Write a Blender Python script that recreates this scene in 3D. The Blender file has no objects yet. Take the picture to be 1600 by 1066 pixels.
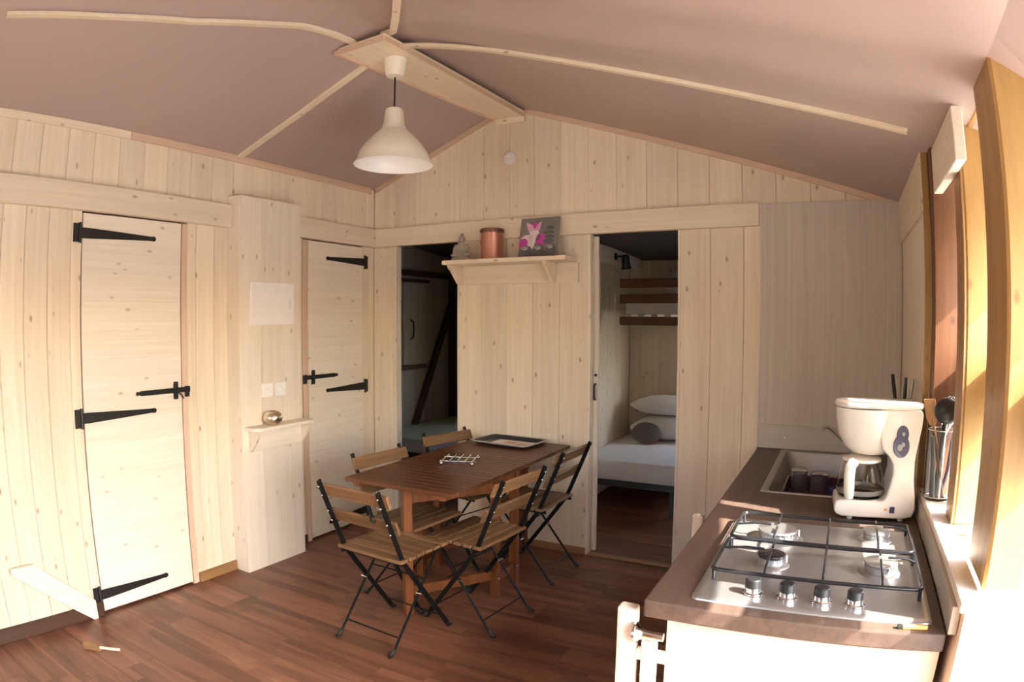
import bpy, bmesh, math, random
from mathutils import Matrix, Vector

random.seed(7)
SC = bpy.context.scene
COL = SC.collection
PI = math.pi

# ------------------------------------------------------------------ camera, world, sun, exposure
cam_d = bpy.data.cameras.new('camera')
cam = bpy.data.objects.new('camera', cam_d)
COL.objects.link(cam)
SC.camera = cam
# the photograph was taken through a wide-angle converter: a lens with its own barrel distortion
cam_d.type = 'PANO'
cam_d.panorama_type = 'FISHEYE_LENS_POLYNOMIAL'
cam_d.fisheye_fov = PI
for i, v in enumerate((0.0, 0.042739466, 0.000190121932, -3.76164532e-05, 1.21924887e-06)):
    setattr(cam_d, 'fisheye_polynomial_k%d' % i, -v)
cam_d.sensor_fit = 'HORIZONTAL'
cam_d.sensor_width = 36.0
cam_d.sensor_height = 36.0 * 1066 / 1600
cam_d.clip_start = 0.02
R_ = (0.88378735, 0.46787705, 0.00331412)
U_ = (-0.01852486, 0.02791284, 0.99943869)
F_ = (-0.46752192, 0.88335267, -0.03333637)
cam.matrix_world = Matrix(((R_[0], U_[0], -F_[0], 3.18807), (R_[1], U_[1], -F_[1], -3.81969),
                           (R_[2], U_[2], -F_[2], 1.5), (0, 0, 0, 1)))

SUN_DIR = Vector((-1.0, 0.25, -0.90)).normalized()      # the way the sunlight travels
world = bpy.data.worlds.new('sky')
SC.world = world
world.use_nodes = True
wn = world.node_tree
wn.nodes.clear()
sky = wn.nodes.new('ShaderNodeTexSky')
sky.sky_type = 'NISHITA'
sky.sun_disc = False
sky.sun_elevation = math.asin(-SUN_DIR.z)
sky.sun_rotation = math.atan2(-SUN_DIR.x, -SUN_DIR.y)
sky.air_density = 1.0
sky.dust_density = 3.0
sky.ozone_density = 1.0
bg = wn.nodes.new('ShaderNodeBackground')
bg.inputs[1].default_value = 1.25
wo = wn.nodes.new('ShaderNodeOutputWorld')
wn.links.new(sky.outputs[0], bg.inputs[0])
wn.links.new(bg.outputs[0], wo.inputs[0])

sun_d = bpy.data.lights.new('sun', 'SUN')
sun_d.energy = 16.0
sun_d.angle = math.radians(0.6)
sun_d.color = (1.0, 0.95, 0.87)
sun = bpy.data.objects.new('sun', sun_d)
COL.objects.link(sun)
sun.rotation_euler = SUN_DIR.to_track_quat('-Z', 'Y').to_euler()
sun.location = (8, -4, 6)


def portal(name, loc, rot, sx, sy):
    d = bpy.data.lights.new(name, 'AREA')
    d.shape = 'RECTANGLE'
    d.size, d.size_y = sx, sy
    d.cycles.is_portal = True
    o = bpy.data.objects.new(name, d)
    COL.objects.link(o)
    o.location, o.rotation_euler = loc, rot


EXPOSURE = 1.28
SC.view_settings.view_transform = 'Standard'
SC.view_settings.look = 'None'
SC.view_settings.gamma = 1.0
SC.view_settings.use_curve_mapping = False
SC.view_settings.exposure = EXPOSURE
try:
    SC.cycles.max_bounces = 10
    SC.cycles.diffuse_bounces = 7
    SC.cycles.glossy_bounces = 4
    SC.cycles.transmission_bounces = 8
    SC.cycles.sample_clamp_indirect = 6.0
    SC.cycles.caustics_reflective = True
    SC.cycles.blur_glossy = 0.6
    SC.cycles.caustics_refractive = False
except Exception:
    pass


# ------------------------------------------------------------------ geometry helpers
class G:
    """collects simple shapes; build() links them as ONE mesh object"""
    def __init__(self):
        self.v, self.f = [], []

    def add(self, vs, fs, M=None):
        n = len(self.v)
        self.v += [tuple(M @ Vector(p)) if M else tuple(p) for p in vs]
        self.f += [tuple(i + n for i in f) for f in fs]
        return self

    def box(self, x0, x1, y0, y1, z0, z1, M=None):
        vs = [(x, y, z) for z in (z0, z1) for y in (y0, y1) for x in (x0, x1)]
        return self.add(vs, [(0, 2, 3, 1), (4, 5, 7, 6), (0, 1, 5, 4), (2, 6, 7, 3), (0, 4, 6, 2), (1, 3, 7, 5)], M)

    def prism(self, poly, axis, a, b, M=None):
        """polygon in the two other axes (in x,y,z order), extruded along axis from a to b"""
        n = len(poly)
        def P(p, t):
            return {'x': (t, p[0], p[1]), 'y': (p[0], t, p[1]), 'z': (p[0], p[1], t)}[axis]
        vs = [P(p, a) for p in poly] + [P(p, b) for p in poly]
        fs = [tuple(range(n))[::-1], tuple(range(n, 2 * n))] + [(i, (i + 1) % n, n + (i + 1) % n, n + i) for i in range(n)]
        return self.add(vs, fs, M)

    def tube(self, pts, r, n=8, closed=False, M=None):
        pts = [Vector(p) for p in pts]
        m = len(pts)
        rs = r if isinstance(r, (list, tuple)) else [r] * m
        vs, fs, up = [], [], None
        for i, p in enumerate(pts):
            if closed:
                t = (pts[(i + 1) % m] - pts[i - 1]).normalized()
            else:
                t = (pts[min(i + 1, m - 1)] - pts[max(i - 1, 0)]).normalized()
            if up is None:
                up = Vector((0, 0, 1)) if abs(t.z) < 0.9 else Vector((1, 0, 0))
            a = (up - t * up.dot(t))
            if a.length < 1e-6:
                a = Vector((1, 0, 0)) if abs(t.x) < 0.9 else Vector((0, 1, 0))
                a = a - t * a.dot(t)
            a.normalize()
            up = a
            b = t.cross(a)
            for k in range(n):
                an = 2 * PI * k / n
                vs.append(p + (a * math.cos(an) + b * math.sin(an)) * rs[i])
        segs = m if closed else m - 1
        for i in range(segs):
            for k in range(n):
                i2 = (i + 1) % m
                fs.append((i * n + k, i * n + (k + 1) % n, i2 * n + (k + 1) % n, i2 * n + k))
        if not closed:
            fs += [tuple(range(n))[::-1], tuple(range((m - 1) * n, m * n))]
        return self.add(vs, fs, M)

    def lathe(self, prof, n=24, M=None, cap=True):
        """profile [(r, z)...] turned about z"""
        vs, fs = [], []
        for r, z in prof:
            for k in range(n):
                a = 2 * PI * k / n
                vs.append((r * math.cos(a), r * math.sin(a), z))
        for i in range(len(prof) - 1):
            for k in range(n):
                fs.append((i * n + k, i * n + (k + 1) % n, (i + 1) * n + (k + 1) % n, (i + 1) * n + k))
        if cap:
            if prof[0][0] > 1e-5:
                fs.append(tuple(range(n))[::-1])
            if prof[-1][0] > 1e-5:
                fs.append(tuple(range((len(prof) - 1) * n, len(prof) * n)))
        return self.add(vs, fs, M)

    def ball(self, c, rx, ry, rz, n=16, m=10, M=None, p=1.0):
        prof = []
        vs, fs = [], []
        def sp(v, e):
            return math.copysign(abs(v) ** e, v)
        for i in range(m + 1):
            t = -PI / 2 + PI * i / m
            for k in range(n):
                a = 2 * PI * k / n
                vs.append((c[0] + rx * sp(math.cos(t), p) * sp(math.cos(a), p), c[1] + ry * sp(math.cos(t), p) * sp(math.sin(a), p), c[2] + rz * math.sin(t)))
        for i in range(m):
            for k in range(n):
                fs.append((i * n + k, i * n + (k + 1) % n, (i + 1) * n + (k + 1) % n, (i + 1) * n + k))
        return self.add(vs, fs, M)

    def build(self, name, mat, parent=None, bevel=0.0, seg=1, smooth=None, label=None, kind=None, clean=True):
        me = bpy.data.meshes.new(name)
        me.from_pydata(self.v, [], self.f)
        bm = bmesh.new()
        bm.from_mesh(me)
        if clean:
            bmesh.ops.remove_doubles(bm, verts=bm.verts, dist=1e-5)
        bmesh.ops.recalc_face_normals(bm, faces=bm.faces)
        if bevel:
            es = [e for e in bm.edges if len(e.link_faces) == 2 and e.calc_face_angle(0) > 0.6]
            bmesh.ops.bevel(bm, geom=es, offset=bevel, segments=seg, profile=0.5, affect='EDGES', clamp_overlap=True)
        bm.to_mesh(me)
        bm.free()
        if smooth:
            for p in me.polygons:
                p.use_smooth = True
            me.set_sharp_from_angle(angle=math.radians(smooth))
        me.materials.append(mat)
        o = bpy.data.objects.new(name, me)
        COL.objects.link(o)
        if parent:
            o.parent = parent
        if label:
            o['label'] = label
        if kind:
            o['kind'] = kind
        return o


def B(*a, **k):
    return G().box(*a, **k)


def thing(name, label, cat, loc=(0, 0, 0), rz=0.0, group=None):
    o = bpy.data.objects.new(name, None)
    o.empty_display_size = 0.05
    COL.objects.link(o)
    o.location, o.rotation_euler = loc, (0, 0, rz)
    o['label'], o['category'] = label, cat
    if group:
        o['group'] = group
    return o


def tag(o, label, cat, group=None):
    o['label'], o['category'] = label, cat
    if group:
        o['group'] = group
    return o


def struct(name):
    o = bpy.data.objects.new(name, None)
    o.empty_display_size = 0.05
    COL.objects.link(o)
    o['kind'] = 'structure'
    return o


def dup(root, loc, rz, label):
    r = root.copy()
    COL.objects.link(r)
    r.location, r.rotation_euler = loc, (0, 0, rz)
    r['label'] = label
    for ch in list(root.children):
        c = ch.copy()
        COL.objects.link(c)
        c.parent = r
        for g in ch.children:
            d = g.copy()
            COL.objects.link(d)
            d.parent = c
    return r


def T(x, y, z):
    return Matrix.Translation((x, y, z))


def RX(a):
    return Matrix.Rotation(a, 4, 'X')


def RY(a):
    return Matrix.Rotation(a, 4, 'Y')


def RZ(a):
    return Matrix.Rotation(a, 4, 'Z')


# ------------------------------------------------------------------ materials
def lin(h):
    h = h.lstrip('#')
    out = []
    for i in (0, 2, 4):
        c = int(h[i:i + 2], 16) / 255
        out.append(c / 12.92 if c <= 0.04045 else ((c + 0.055) / 1.055) ** 2.4)
    return tuple(out)


def new_mat(name):
    m = bpy.data.materials.new(name)
    m.use_nodes = True
    nt = m.node_tree
    return m, nt, nt.nodes['Principled BSDF'], nt.nodes, nt.links


def plain(name, col, rough=0.5, metal=0.0, noise=0.06, scale=30, bump=0.0, coat=0.0, spec=None, sheen=0.0):
    m, nt, p, N, L = new_mat(name)
    tc = N.new('ShaderNodeTexCoord')
    nz = N.new('ShaderNodeTexNoise')
    nz.inputs['Scale'].default_value = scale
    nz.inputs['Detail'].default_value = 4
    L.new(tc.outputs['Object'], nz.inputs['Vector'])
    mx = N.new('ShaderNodeMix')
    mx.data_type = 'RGBA'
    mx.inputs[6].default_value = (*[c * (1 - noise) for c in col], 1)
    mx.inputs[7].default_value = (*[min(1, c * (1 + noise)) for c in col], 1)
    L.new(nz.outputs['Fac'], mx.inputs[0])
    L.new(mx.outputs[2], p.inputs['Base Color'])
    p.inputs['Roughness'].default_value = rough
    p.inputs['Metallic'].default_value = metal
    if coat:
        p.inputs['Coat Weight'].default_value = coat
    if spec is not None:
        p.inputs['Specular IOR Level'].default_value = spec
    if sheen:
        p.inputs['Sheen Weight'].default_value = sheen
    if bump:
        b = N.new('ShaderNodeBump')
        b.inputs['Strength'].default_value = bump
        b.inputs['Distance'].default_value = 0.003
        L.new(nz.outputs['Fac'], b.inputs['Height'])
        L.new(b.outputs[0], p.inputs['Normal'])
    return m


def wood(name, light, dark, axis='z', rough=0.5, knots=0.0, knot_col=None, stretch=1.3, across=22.0, var=0.10, bump=0.15, strips=0.0, contrast=1.0, coat=0.0, streak=0.055):
    """plank wood: grain stretched along one axis, tone shift per board, optional knots"""
    m, nt, p, N, L = new_mat(name)
    tc = N.new('ShaderNodeTexCoord')
    oi = N.new('ShaderNodeObjectInfo')
    off = N.new('ShaderNodeVectorMath')
    off.operation = 'MULTIPLY_ADD'
    cmb = N.new('ShaderNodeCombineXYZ')
    for i in range(3):
        L.new(oi.outputs['Random'], cmb.inputs[i])
    L.new(cmb.outputs[0], off.inputs[0])
    off.inputs[1].default_value = (37.0, 53.0, 71.0)
    L.new(tc.outputs['Object'], off.inputs[2])
    mp = N.new('ShaderNodeMapping')
    s = [across] * 3
    s['xyz'.index(axis)] = stretch
    mp.inputs['Scale'].default_value = s
    L.new(off.outputs[0], mp.inputs['Vector'])
    nz = N.new('ShaderNodeTexNoise')
    nz.inputs['Scale'].default_value = 1.0
    nz.inputs['Detail'].default_value = 7
    nz.inputs['Roughness'].default_value = 0.62
    nz.inputs['Distortion'].default_value = 0.4
    L.new(mp.outputs[0], nz.inputs['Vector'])
    rp = N.new('ShaderNodeValToRGB')
    rp.color_ramp.elements[0].position = 0.5 - 0.22 / contrast
    rp.color_ramp.elements[1].position = 0.5 + 0.22 / contrast
    rp.color_ramp.elements[0].color = (*dark, 1)
    rp.color_ramp.elements[1].color = (*light, 1)
    L.new(nz.outputs['Fac'], rp.inputs[0])
    col = rp.outputs[0]
    mpf = N.new('ShaderNodeMapping')
    sf = [across * 4.2] * 3
    sf['xyz'.index(axis)] = stretch * 0.8
    mpf.inputs['Scale'].default_value = sf
    L.new(off.outputs[0], mpf.inputs['Vector'])
    nf = N.new('ShaderNodeTexNoise')
    nf.inputs['Scale'].default_value = 1.0
    nf.inputs['Detail'].default_value = 3
    L.new(mpf.outputs[0], nf.inputs['Vector'])
    mrf = N.new('ShaderNodeMapRange')
    mrf.inputs['From Min'].default_value = 0.3
    mrf.inputs['From Max'].default_value = 0.7
    mrf.inputs['To Min'].default_value = 1 - streak
    mrf.inputs['To Max'].default_value = 1 + streak * 0.5
    L.new(nf.outputs['Fac'], mrf.inputs['Value'])
    hvf = N.new('ShaderNodeHueSaturation')
    L.new(mrf.outputs[0], hvf.inputs['Value'])
    L.new(col, hvf.inputs['Color'])
    col = hvf.outputs[0]
    # board to board tone
    mr = N.new('ShaderNodeMapRange')
    mr.inputs['To Min'].default_value = 1 - var
    mr.inputs['To Max'].default_value = 1 + var * 0.5
    L.new(oi.outputs['Random'], mr.inputs['Value'])
    hv = N.new('ShaderNodeHueSaturation')
    L.new(mr.outputs[0], hv.inputs['Value'])
    L.new(col, hv.inputs['Color'])
    col = hv.outputs[0]
    if strips:
        # printed parquet strips along the grain, each with its own tone
        mp3 = N.new('ShaderNodeMapping')
        s3 = [1 / strips] * 3
        s3['xyz'.index(axis)] = 1.9
        mp3.inputs['Scale'].default_value = s3
        L.new(off.outputs[0], mp3.inputs['Vector'])
        wn_ = N.new('ShaderNodeTexVoronoi')
        wn_.distance = 'CHEBYCHEV'
        wn_.inputs['Scale'].default_value = 1.0
        wn_.inputs['Randomness'].default_value = 0.55
        L.new(mp3.outputs[0], wn_.inputs['Vector'])
        sep = N.new('ShaderNodeSeparateColor')
        L.new(wn_.outputs['Color'], sep.inputs[0])
        mr3 = N.new('ShaderNodeMapRange')
        mr3.inputs['To Min'].default_value = 0.72
        mr3.inputs['To Max'].default_value = 1.28
        L.new(sep.outputs[0], mr3.inputs['Value'])
        hv3 = N.new('ShaderNodeHueSaturation')
        L.new(mr3.outputs[0], hv3.inputs['Value'])
        L.new(col, hv3.inputs['Color'])
        col = hv3.outputs[0]
    if knots:
        mp2 = N.new('ShaderNodeMapping')
        s2 = [13.0] * 3
        s2['xyz'.index(axis)] = 6.5
        mp2.inputs['Scale'].default_value = s2
        L.new(off.outputs[0], mp2.inputs['Vector'])
        vo = N.new('ShaderNodeTexVoronoi')
        vo.inputs['Scale'].default_value = 1.0
        L.new(mp2.outputs[0], vo.inputs['Vector'])
        r2 = N.new('ShaderNodeMapRange')
        r2.inputs['From Min'].default_value = 0.05
        r2.inputs['From Max'].default_value = 0.14
        r2.inputs['To Min'].default_value = 1
        r2.inputs['To Max'].default_value = 0
        L.new(vo.outputs['Distance'], r2.inputs['Value'])
        mu = N.new('ShaderNodeMath')
        mu.operation = 'MULTIPLY'
        mu.inputs[1].default_value = knots
        L.new(r2.outputs[0], mu.inputs[0])
        mk = N.new('ShaderNodeMix')
        mk.data_type = 'RGBA'
        L.new(mu.outputs[0], mk.inputs[0])
        L.new(col, mk.inputs[6])
        mk.inputs[7].default_value = (*(knot_col or dark), 1)
        col = mk.outputs[2]
    L.new(col, p.inputs['Base Color'])
    p.inputs['Roughness'].default_value = rough
    if coat:
        p.inputs['Coat Weight'].default_value = coat
        p.inputs['Coat Roughness'].default_value = 0.25
    if bump:
        b = N.new('ShaderNodeBump')
        b.inputs['Strength'].default_value = bump
        b.inputs['Distance'].default_value = 0.002
        L.new(nz.outputs['Fac'], b.inputs['Height'])
        L.new(b.outputs[0], p.inputs['Normal'])
    return m


def glass(name, col=(1, 1, 1), rough=0.0):
    m, nt, p, N, L = new_mat(name)
    p.inputs['Base Color'].default_value = (*col, 1)
    p.inputs['Transmission Weight'].default_value = 0.96 if name == 'clear_glass' else 1.0
    p.inputs['Roughness'].default_value = rough
    p.inputs['IOR'].default_value = 1.16
    return m


PL, PD = (0.86, 0.760, 0.605), (0.77, 0.645, 0.475)          # pale limed pine
KN = (0.30, 0.20, 0.11)
M = {}
for ax in 'xyz':
    M['pine_' + ax] = wood('pine_along_' + ax, PL, PD, ax, 0.5, knots=0.75, knot_col=KN, var=0.09)
    M['red_' + ax] = wood('raw_pine_along_' + ax, (0.74, 0.56, 0.42), (0.64, 0.45, 0.31), ax, 0.55, var=0.08)
    M['brown_' + ax] = wood('brown_pine_along_' + ax, (0.42, 0.24, 0.10), (0.27, 0.14, 0.055), ax, 0.5, var=0.1)
    M['dark_' + ax] = wood('dark_stained_along_' + ax, (0.085, 0.035, 0.016), (0.045, 0.018, 0.009), ax, 0.5, knots=0.6, knot_col=(0.02, 0.008, 0.004))
M['gold_z'] = wood('golden_varnished_post', (0.44, 0.265, 0.095), (0.31, 0.17, 0.050), 'z', 0.42, knots=0.7, knot_col=(0.18, 0.07, 0.02), across=14)
M['rust_z'] = wood('rust_stained_post', (0.165, 0.068, 0.026), (0.085, 0.031, 0.012), 'z', 0.5, knots=0.8, knot_col=(0.05, 0.018, 0.008), across=26)
M['white_y'] = wood('white_pine_along_y', (0.86, 0.79, 0.68), (0.80, 0.71, 0.58), 'y', 0.5, var=0.05)
M['white_z'] = wood('white_pine_along_z', (0.85, 0.77, 0.65), (0.78, 0.69, 0.55), 'z', 0.5, knots=0.6, knot_col=KN, var=0.05)
M['white_x'] = wood('white_pine_along_x', (0.84, 0.75, 0.60), (0.78, 0.67, 0.51), 'x', 0.5, var=0.05)
M['bunk_x'] = wood('bunk_rail_wood', (0.20, 0.085, 0.035), (0.12, 0.05, 0.02), 'x', 0.5, var=0.06)
M['laminate'] = wood('grey_oak_laminate', (0.66, 0.60, 0.52), (0.54, 0.485, 0.41), 'z', 0.42, across=60, stretch=0.8, var=0.0, bump=0.03)
M['laminate_x'] = wood('grey_oak_laminate_along_x', (0.66, 0.60, 0.53), (0.56, 0.50, 0.43), 'x', 0.42, across=60, stretch=0.8, var=0.0, bump=0.03)
M['laminate_y'] = wood('grey_oak_laminate_along_y', (0.56, 0.50, 0.41), (0.46, 0.40, 0.32), 'y', 0.42, across=60, stretch=0.8, var=0.0, bump=0.03)
M['grey_z'] = wood('shade_greyed_pine', (0.46, 0.44, 0.38), (0.36, 0.345, 0.29), 'z', 0.6, knots=0.5)  # left bedroom pine, its colour greyed to carry the unlit room's shade
M['maple'] = wood('pale_maple_laminate', (0.68, 0.56, 0.405), (0.62, 0.50, 0.35), 'z', 0.5, across=70, stretch=0.8, var=0.0, bump=0.02)
M['worktop'] = wood('brown_worktop', (0.120, 0.078, 0.058), (0.072, 0.047, 0.036), 'y', 0.42, across=34, stretch=1.5, var=0.0, bump=0.03)
M['floor'] = wood('red_brown_laminate', (0.295, 0.132, 0.076), (0.138, 0.057, 0.034), 'x', 0.33, across=16, stretch=1.4, var=0.22, bump=0.04, strips=0.065)
M['table'] = wood('oiled_red_table_wood', (0.150, 0.060, 0.025), (0.085, 0.031, 0.013), 'x', 0.38, across=40, stretch=1.6, var=0.22, bump=0.06)
M['table_z'] = wood('oiled_red_leg_wood', (0.26, 0.095, 0.030), (0.16, 0.052, 0.017), 'z', 0.42, across=30, stretch=1.5, var=0.12)
M['chair'] = wood('oiled_acacia', (0.29, 0.165, 0.075), (0.145, 0.075, 0.034), 'x', 0.42, across=36, stretch=2.2, var=0.25, bump=0.08)
for k_ in ('floor', 'table', 'table_z', 'chair', 'worktop'):
    M[k_].node_tree.nodes['Principled BSDF'].inputs['Specular IOR Level'].default_value = 0.28
M['iron'] = plain('black_wrought_iron', (0.010, 0.009, 0.009), 0.45, 0.0, bump=0.15, scale=90)
M['blackmetal'] = plain('black_powder_coat', (0.006, 0.0065, 0.0065), 0.42, spec=0.2)
M['chrome'] = plain('chrome', (0.82, 0.82, 0.82), 0.12, 1.0, noise=0.02)
M['steel'] = plain('brushed_steel', (0.42, 0.415, 0.41), 0.33, 0.78, noise=0.04, scale=12)
M['steel_dark'] = plain('enamelled_grate', (0.014, 0.014, 0.017), 0.25, 0.0, coat=0.25)
M['black'] = plain('black_plastic', (0.014, 0.014, 0.015), 0.4)
M['white'] = plain('white_plastic', (0.88, 0.87, 0.84), 0.35)
M['ivory'] = plain('ivory_plastic', (0.86, 0.81, 0.73), 0.25, coat=0.3)
M['lamp'] = plain('cream_enamel', (0.84, 0.80, 0.68), 0.28, coat=0.3)
M['lampin'] = plain('white_enamel', (0.92, 0.91, 0.89), 0.35)
M['silver'] = plain('hammered_silver', (0.72, 0.64, 0.50), 0.28, 1.0, noise=0.08, scale=60, bump=0.3)
M['copper'] = plain('copper_canister', (0.52, 0.24, 0.17), 0.42, 0.75, noise=0.1, scale=70, bump=0.15)
M['copper_d'] = plain('dark_copper_rim', (0.22, 0.095, 0.06), 0.45, 0.6)
M['stone'] = plain('grey_stoneware', (0.36, 0.32, 0.25), 0.7, noise=0.25, scale=40, bump=0.4)
M['sheet'] = plain('white_sheet', (0.78, 0.76, 0.76), 0.8, noise=0.04, scale=8, bump=0.2, sheen=0.2)
M['sheet_blue'] = plain('blue_grey_mattress_side', (0.50, 0.52, 0.60), 0.85, noise=0.05)
M['sheet_green'] = plain('green_bed_sheet', (0.52, 0.58, 0.42), 0.85, noise=0.08, scale=6)
M['pillow'] = plain('white_pillow', (0.84, 0.83, 0.80), 0.8, noise=0.05, scale=9, bump=0.5)
M['cush'] = plain('grey_cushion', (0.16, 0.15, 0.14), 0.9, noise=0.1)
M['cush_p'] = plain('pink_cushion_back', (0.33, 0.10, 0.10), 0.9, noise=0.1)
M['bedmetal'] = plain('grey_green_bed_frame', (0.045, 0.052, 0.052), 0.45)
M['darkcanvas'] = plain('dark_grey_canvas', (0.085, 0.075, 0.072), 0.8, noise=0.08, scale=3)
M['tray'] = plain('black_nonstick', (0.03, 0.03, 0.03), 0.4)
M['traymetal'] = plain('tin_tray', (0.62, 0.62, 0.62), 0.35, 0.7)
M['paper'] = plain('white_paper', (0.78, 0.77, 0.76), 0.6, noise=0.03)
M['paper_p'] = plain('pink_print', (0.62, 0.36, 0.30), 0.6, noise=0.25, scale=40)
M['purple'] = plain('dark_purple_plastic', (0.060, 0.010, 0.030), 0.32, coat=0.2)
M['violet'] = plain('violet_plastic', (0.27, 0.12, 0.50), 0.35)
M['navy'] = plain('navy_badge', (0.045, 0.04, 0.10), 0.2, coat=0.5)
M['blue'] = plain('dark_blue_sponge', (0.03, 0.035, 0.14), 0.8)
M['orange'] = plain('orange_plastic', (0.75, 0.33, 0.09), 0.4)
M['spoonwood'] = wood('beech_spoon', (0.55, 0.32, 0.14), (0.44, 0.24, 0.10), 'z', 0.6, across=50)
M['glass'] = glass('clear_glass')
M['jug'] = glass('coffee_jug_glass', (0.93, 0.90, 0.86))
M['cablewhite'] = plain('white_cable', (0.75, 0.73, 0.70), 0.5)
M['canvas_bg'] = plain('grey_canvas_print', (0.20, 0.185, 0.175), 0.75, noise=0.15, scale=6)
M['petal'] = plain('white_petal_print', (0.74, 0.62, 0.66), 0.75, noise=0.1, scale=20)
M['petal_p'] = plain('pinkish_petal_print', (0.62, 0.36, 0.52), 0.75, noise=0.25, scale=30)
M['magenta'] = plain('magenta_print', (0.50, 0.06, 0.34), 0.75, noise=0.2, scale=20)
M['pebble'] = plain('grey_pebble_print', (0.115, 0.115, 0.12), 0.7, noise=0.4, scale=24)
M['pebble_l'] = plain('light_pebble_print', (0.30, 0.30, 0.29), 0.7, noise=0.4, scale=24)
M['deck'] = plain('sunlit_ground', (0.31, 0.31, 0.27), 0.9, noise=0.3, scale=1.5)


def ceiling_mat():
    m, nt, p, N, L = new_mat('taupe_canvas_lining')
    tc = N.new('ShaderNodeTexCoord')
    nz = N.new('ShaderNodeTexNoise')
    nz.inputs['Scale'].default_value = 1.2
    nz.inputs['Detail'].default_value = 3
    L.new(tc.outputs['Object'], nz.inputs['Vector'])
    mx = N.new('ShaderNodeMix')
    mx.data_type = 'RGBA'
    mx.inputs[6].default_value = (0.430, 0.335, 0.312, 1)
    mx.inputs[7].default_value = (0.475, 0.372, 0.348, 1)
    L.new(nz.outputs['Fac'], mx.inputs[0])
    L.new(mx.outputs[2], p.inputs['Base Color'])
    p.inputs['Roughness'].default_value = 0.38
    p.inputs['Specular IOR Level'].default_value = 0.55
    n2 = N.new('ShaderNodeTexNoise')
    n2.inputs['Scale'].default_value = 5
    L.new(tc.outputs['Object'], n2.inputs['Vector'])
    b = N.new('ShaderNodeBump')
    b.inputs['Strength'].default_value = 0.12
    b.inputs['Distance'].default_value = 0.02
    L.new(n2.outputs['Fac'], b.inputs['Height'])
    L.new(b.outputs[0], p.inputs['Normal'])
    return m


M['ceiling'] = ceiling_mat()

# ------------------------------------------------------------------ dimensions
XR, ZR, SL, SR, WR = 1.146, 2.925, 0.405, 0.338, 0.22
YF, W = -5.4, 3.5                      # front wall, right wall
def roof(x):
    d = x - XR
    s = SR if d > 0 else SL
    a = abs(d)
    return ZR - s * (a if a > WR else (a * a + WR * WR) / (2 * WR))


# ------------------------------------------------------------------ boards
def board_v(parent, face, out, u0, u1, z0, z1a, z1b, mat, plane, t=0.018, c=0.0032):
    """one upright tongue-and-groove board with chamfered long edges.
    plane 'x': the board lies in the plane x = face, u is y; plane 'y': in y = face, u is x. out = +-1, the side the room is on"""
    u0, u1 = u0 + 0.0006, u1 - 0.0006
    b = face - out * t
    poly = [(u0, b), (u0, face - out * c), (u0 + c, face), (u1 - c, face), (u1, face - out * c), (u1, b)]
    vs = []
    for (u, d) in poly:
        vs.append((u, d, z0))
    for (u, d) in poly:
        f = (u - u0) / (u1 - u0)
        vs.append((u, d, z1a + (z1b - z1a) * f))
    if plane == 'x':
        vs = [(d, u, z) for u, d, z in vs]
    n = 6
    fs = [tuple(range(n))[::-1], tuple(range(n, 2 * n))] + [(i, (i + 1) % n, n + (i + 1) % n, n + i) for i in range(n)]
    return G().add(vs, fs).build('board', mat, parent)


def cuts(a, b, pitch, start, extra=()):
    xs = {round(a, 4), round(b, 4)} | {round(e, 4) for e in extra if a < e < b}
    k = math.floor((a - start) / pitch)
    x = start + k * pitch
    while x < b:
        if x > a and min(abs(x - e) for e in xs) > 0.03:
            xs.add(round(x, 4))
        x += pitch
    xs = sorted(xs)
    return list(zip(xs[:-1], xs[1:]))


# ---- floor
fl = struct('floor')
B(-1.7, W + 0.1, YF, 2.4, -0.06, -0.012).build('subfloor', M['dark_x'], fl)
y, row = YF, 0
FPW = 0.192
while y < 2.35:
    x = -1.7 - random.random() * 1.2
    if y > -0.05:
        x0lim, x1lim = -0.62, W + 0.05
    else:
        x0lim, x1lim = -0.20, W + 0.05
    while x < x1lim:
        x2 = x + 1.285
        a, b = max(x, x0lim), min(x2, x1lim)
        if b - a > 0.05:
            G().box(a + 0.0006, b - 0.0006, y + 0.0006, y + FPW - 0.0006, -0.012, 0.0).build('plank', M['floor'], fl)
        x = x2
    y += FPW
    row += 1

# ---- ceiling lining: two slopes with a soft ridge, slight slack folds between the battens
def ceiling(name, y0, y1, ny, x0, x1, mat, parent, folds):
    xs = [x0 + (XR - WR - x0) * i / 6 for i in range(6)] + [XR - WR + 2 * WR * i / 12 for i in range(13)] + [XR + WR + (x1 - XR - WR) * i / 10 for i in range(1, 11)]
    vs, fs = [], []
    nx = len(xs)
    for j in range(ny + 1):
        yy = y0 + (y1 - y0) * j / ny
        for xx in xs:
            z = roof(xx)
            if folds and yy < -1.42 and xx > XR:
                k = min(1, (-1.42 - yy) / 0.15) * min(1, (xx - XR) / 0.6) * max(0.0, min(1, (W - xx) / 0.3))
                z += 0.011 * k * math.sin((yy + 1.42 + 0.09 * (xx - XR)) * 2 * PI / 0.42)
            vs.append((xx, yy, z))
    for j in range(ny):
        for i in range(nx - 1):
            fs.append((j * nx + i, j * nx + i + 1, (j + 1) * nx + i + 1, (j + 1) * nx + i))
    n = len(vs)
    up = [(x, y, z + 0.02 + 0.012) for x, y, z in vs]
    bot = list(fs)
    top = [tuple(i + n for i in f)[::-1] for f in fs]
    side = []
    rim = [i for i in range(nx)] + [j * nx + nx - 1 for j in range(1, ny + 1)] + [ny * nx + i for i in range(nx - 2, -1, -1)] + [j * nx for j in range(ny - 1, 0, -1)]
    for a, b in zip(rim, rim[1:] + rim[:1]):
        side.append((a, b, b + n, a + n))
    return G().add(vs + up, bot + top + side).build(name, mat, parent, smooth=50)


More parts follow.
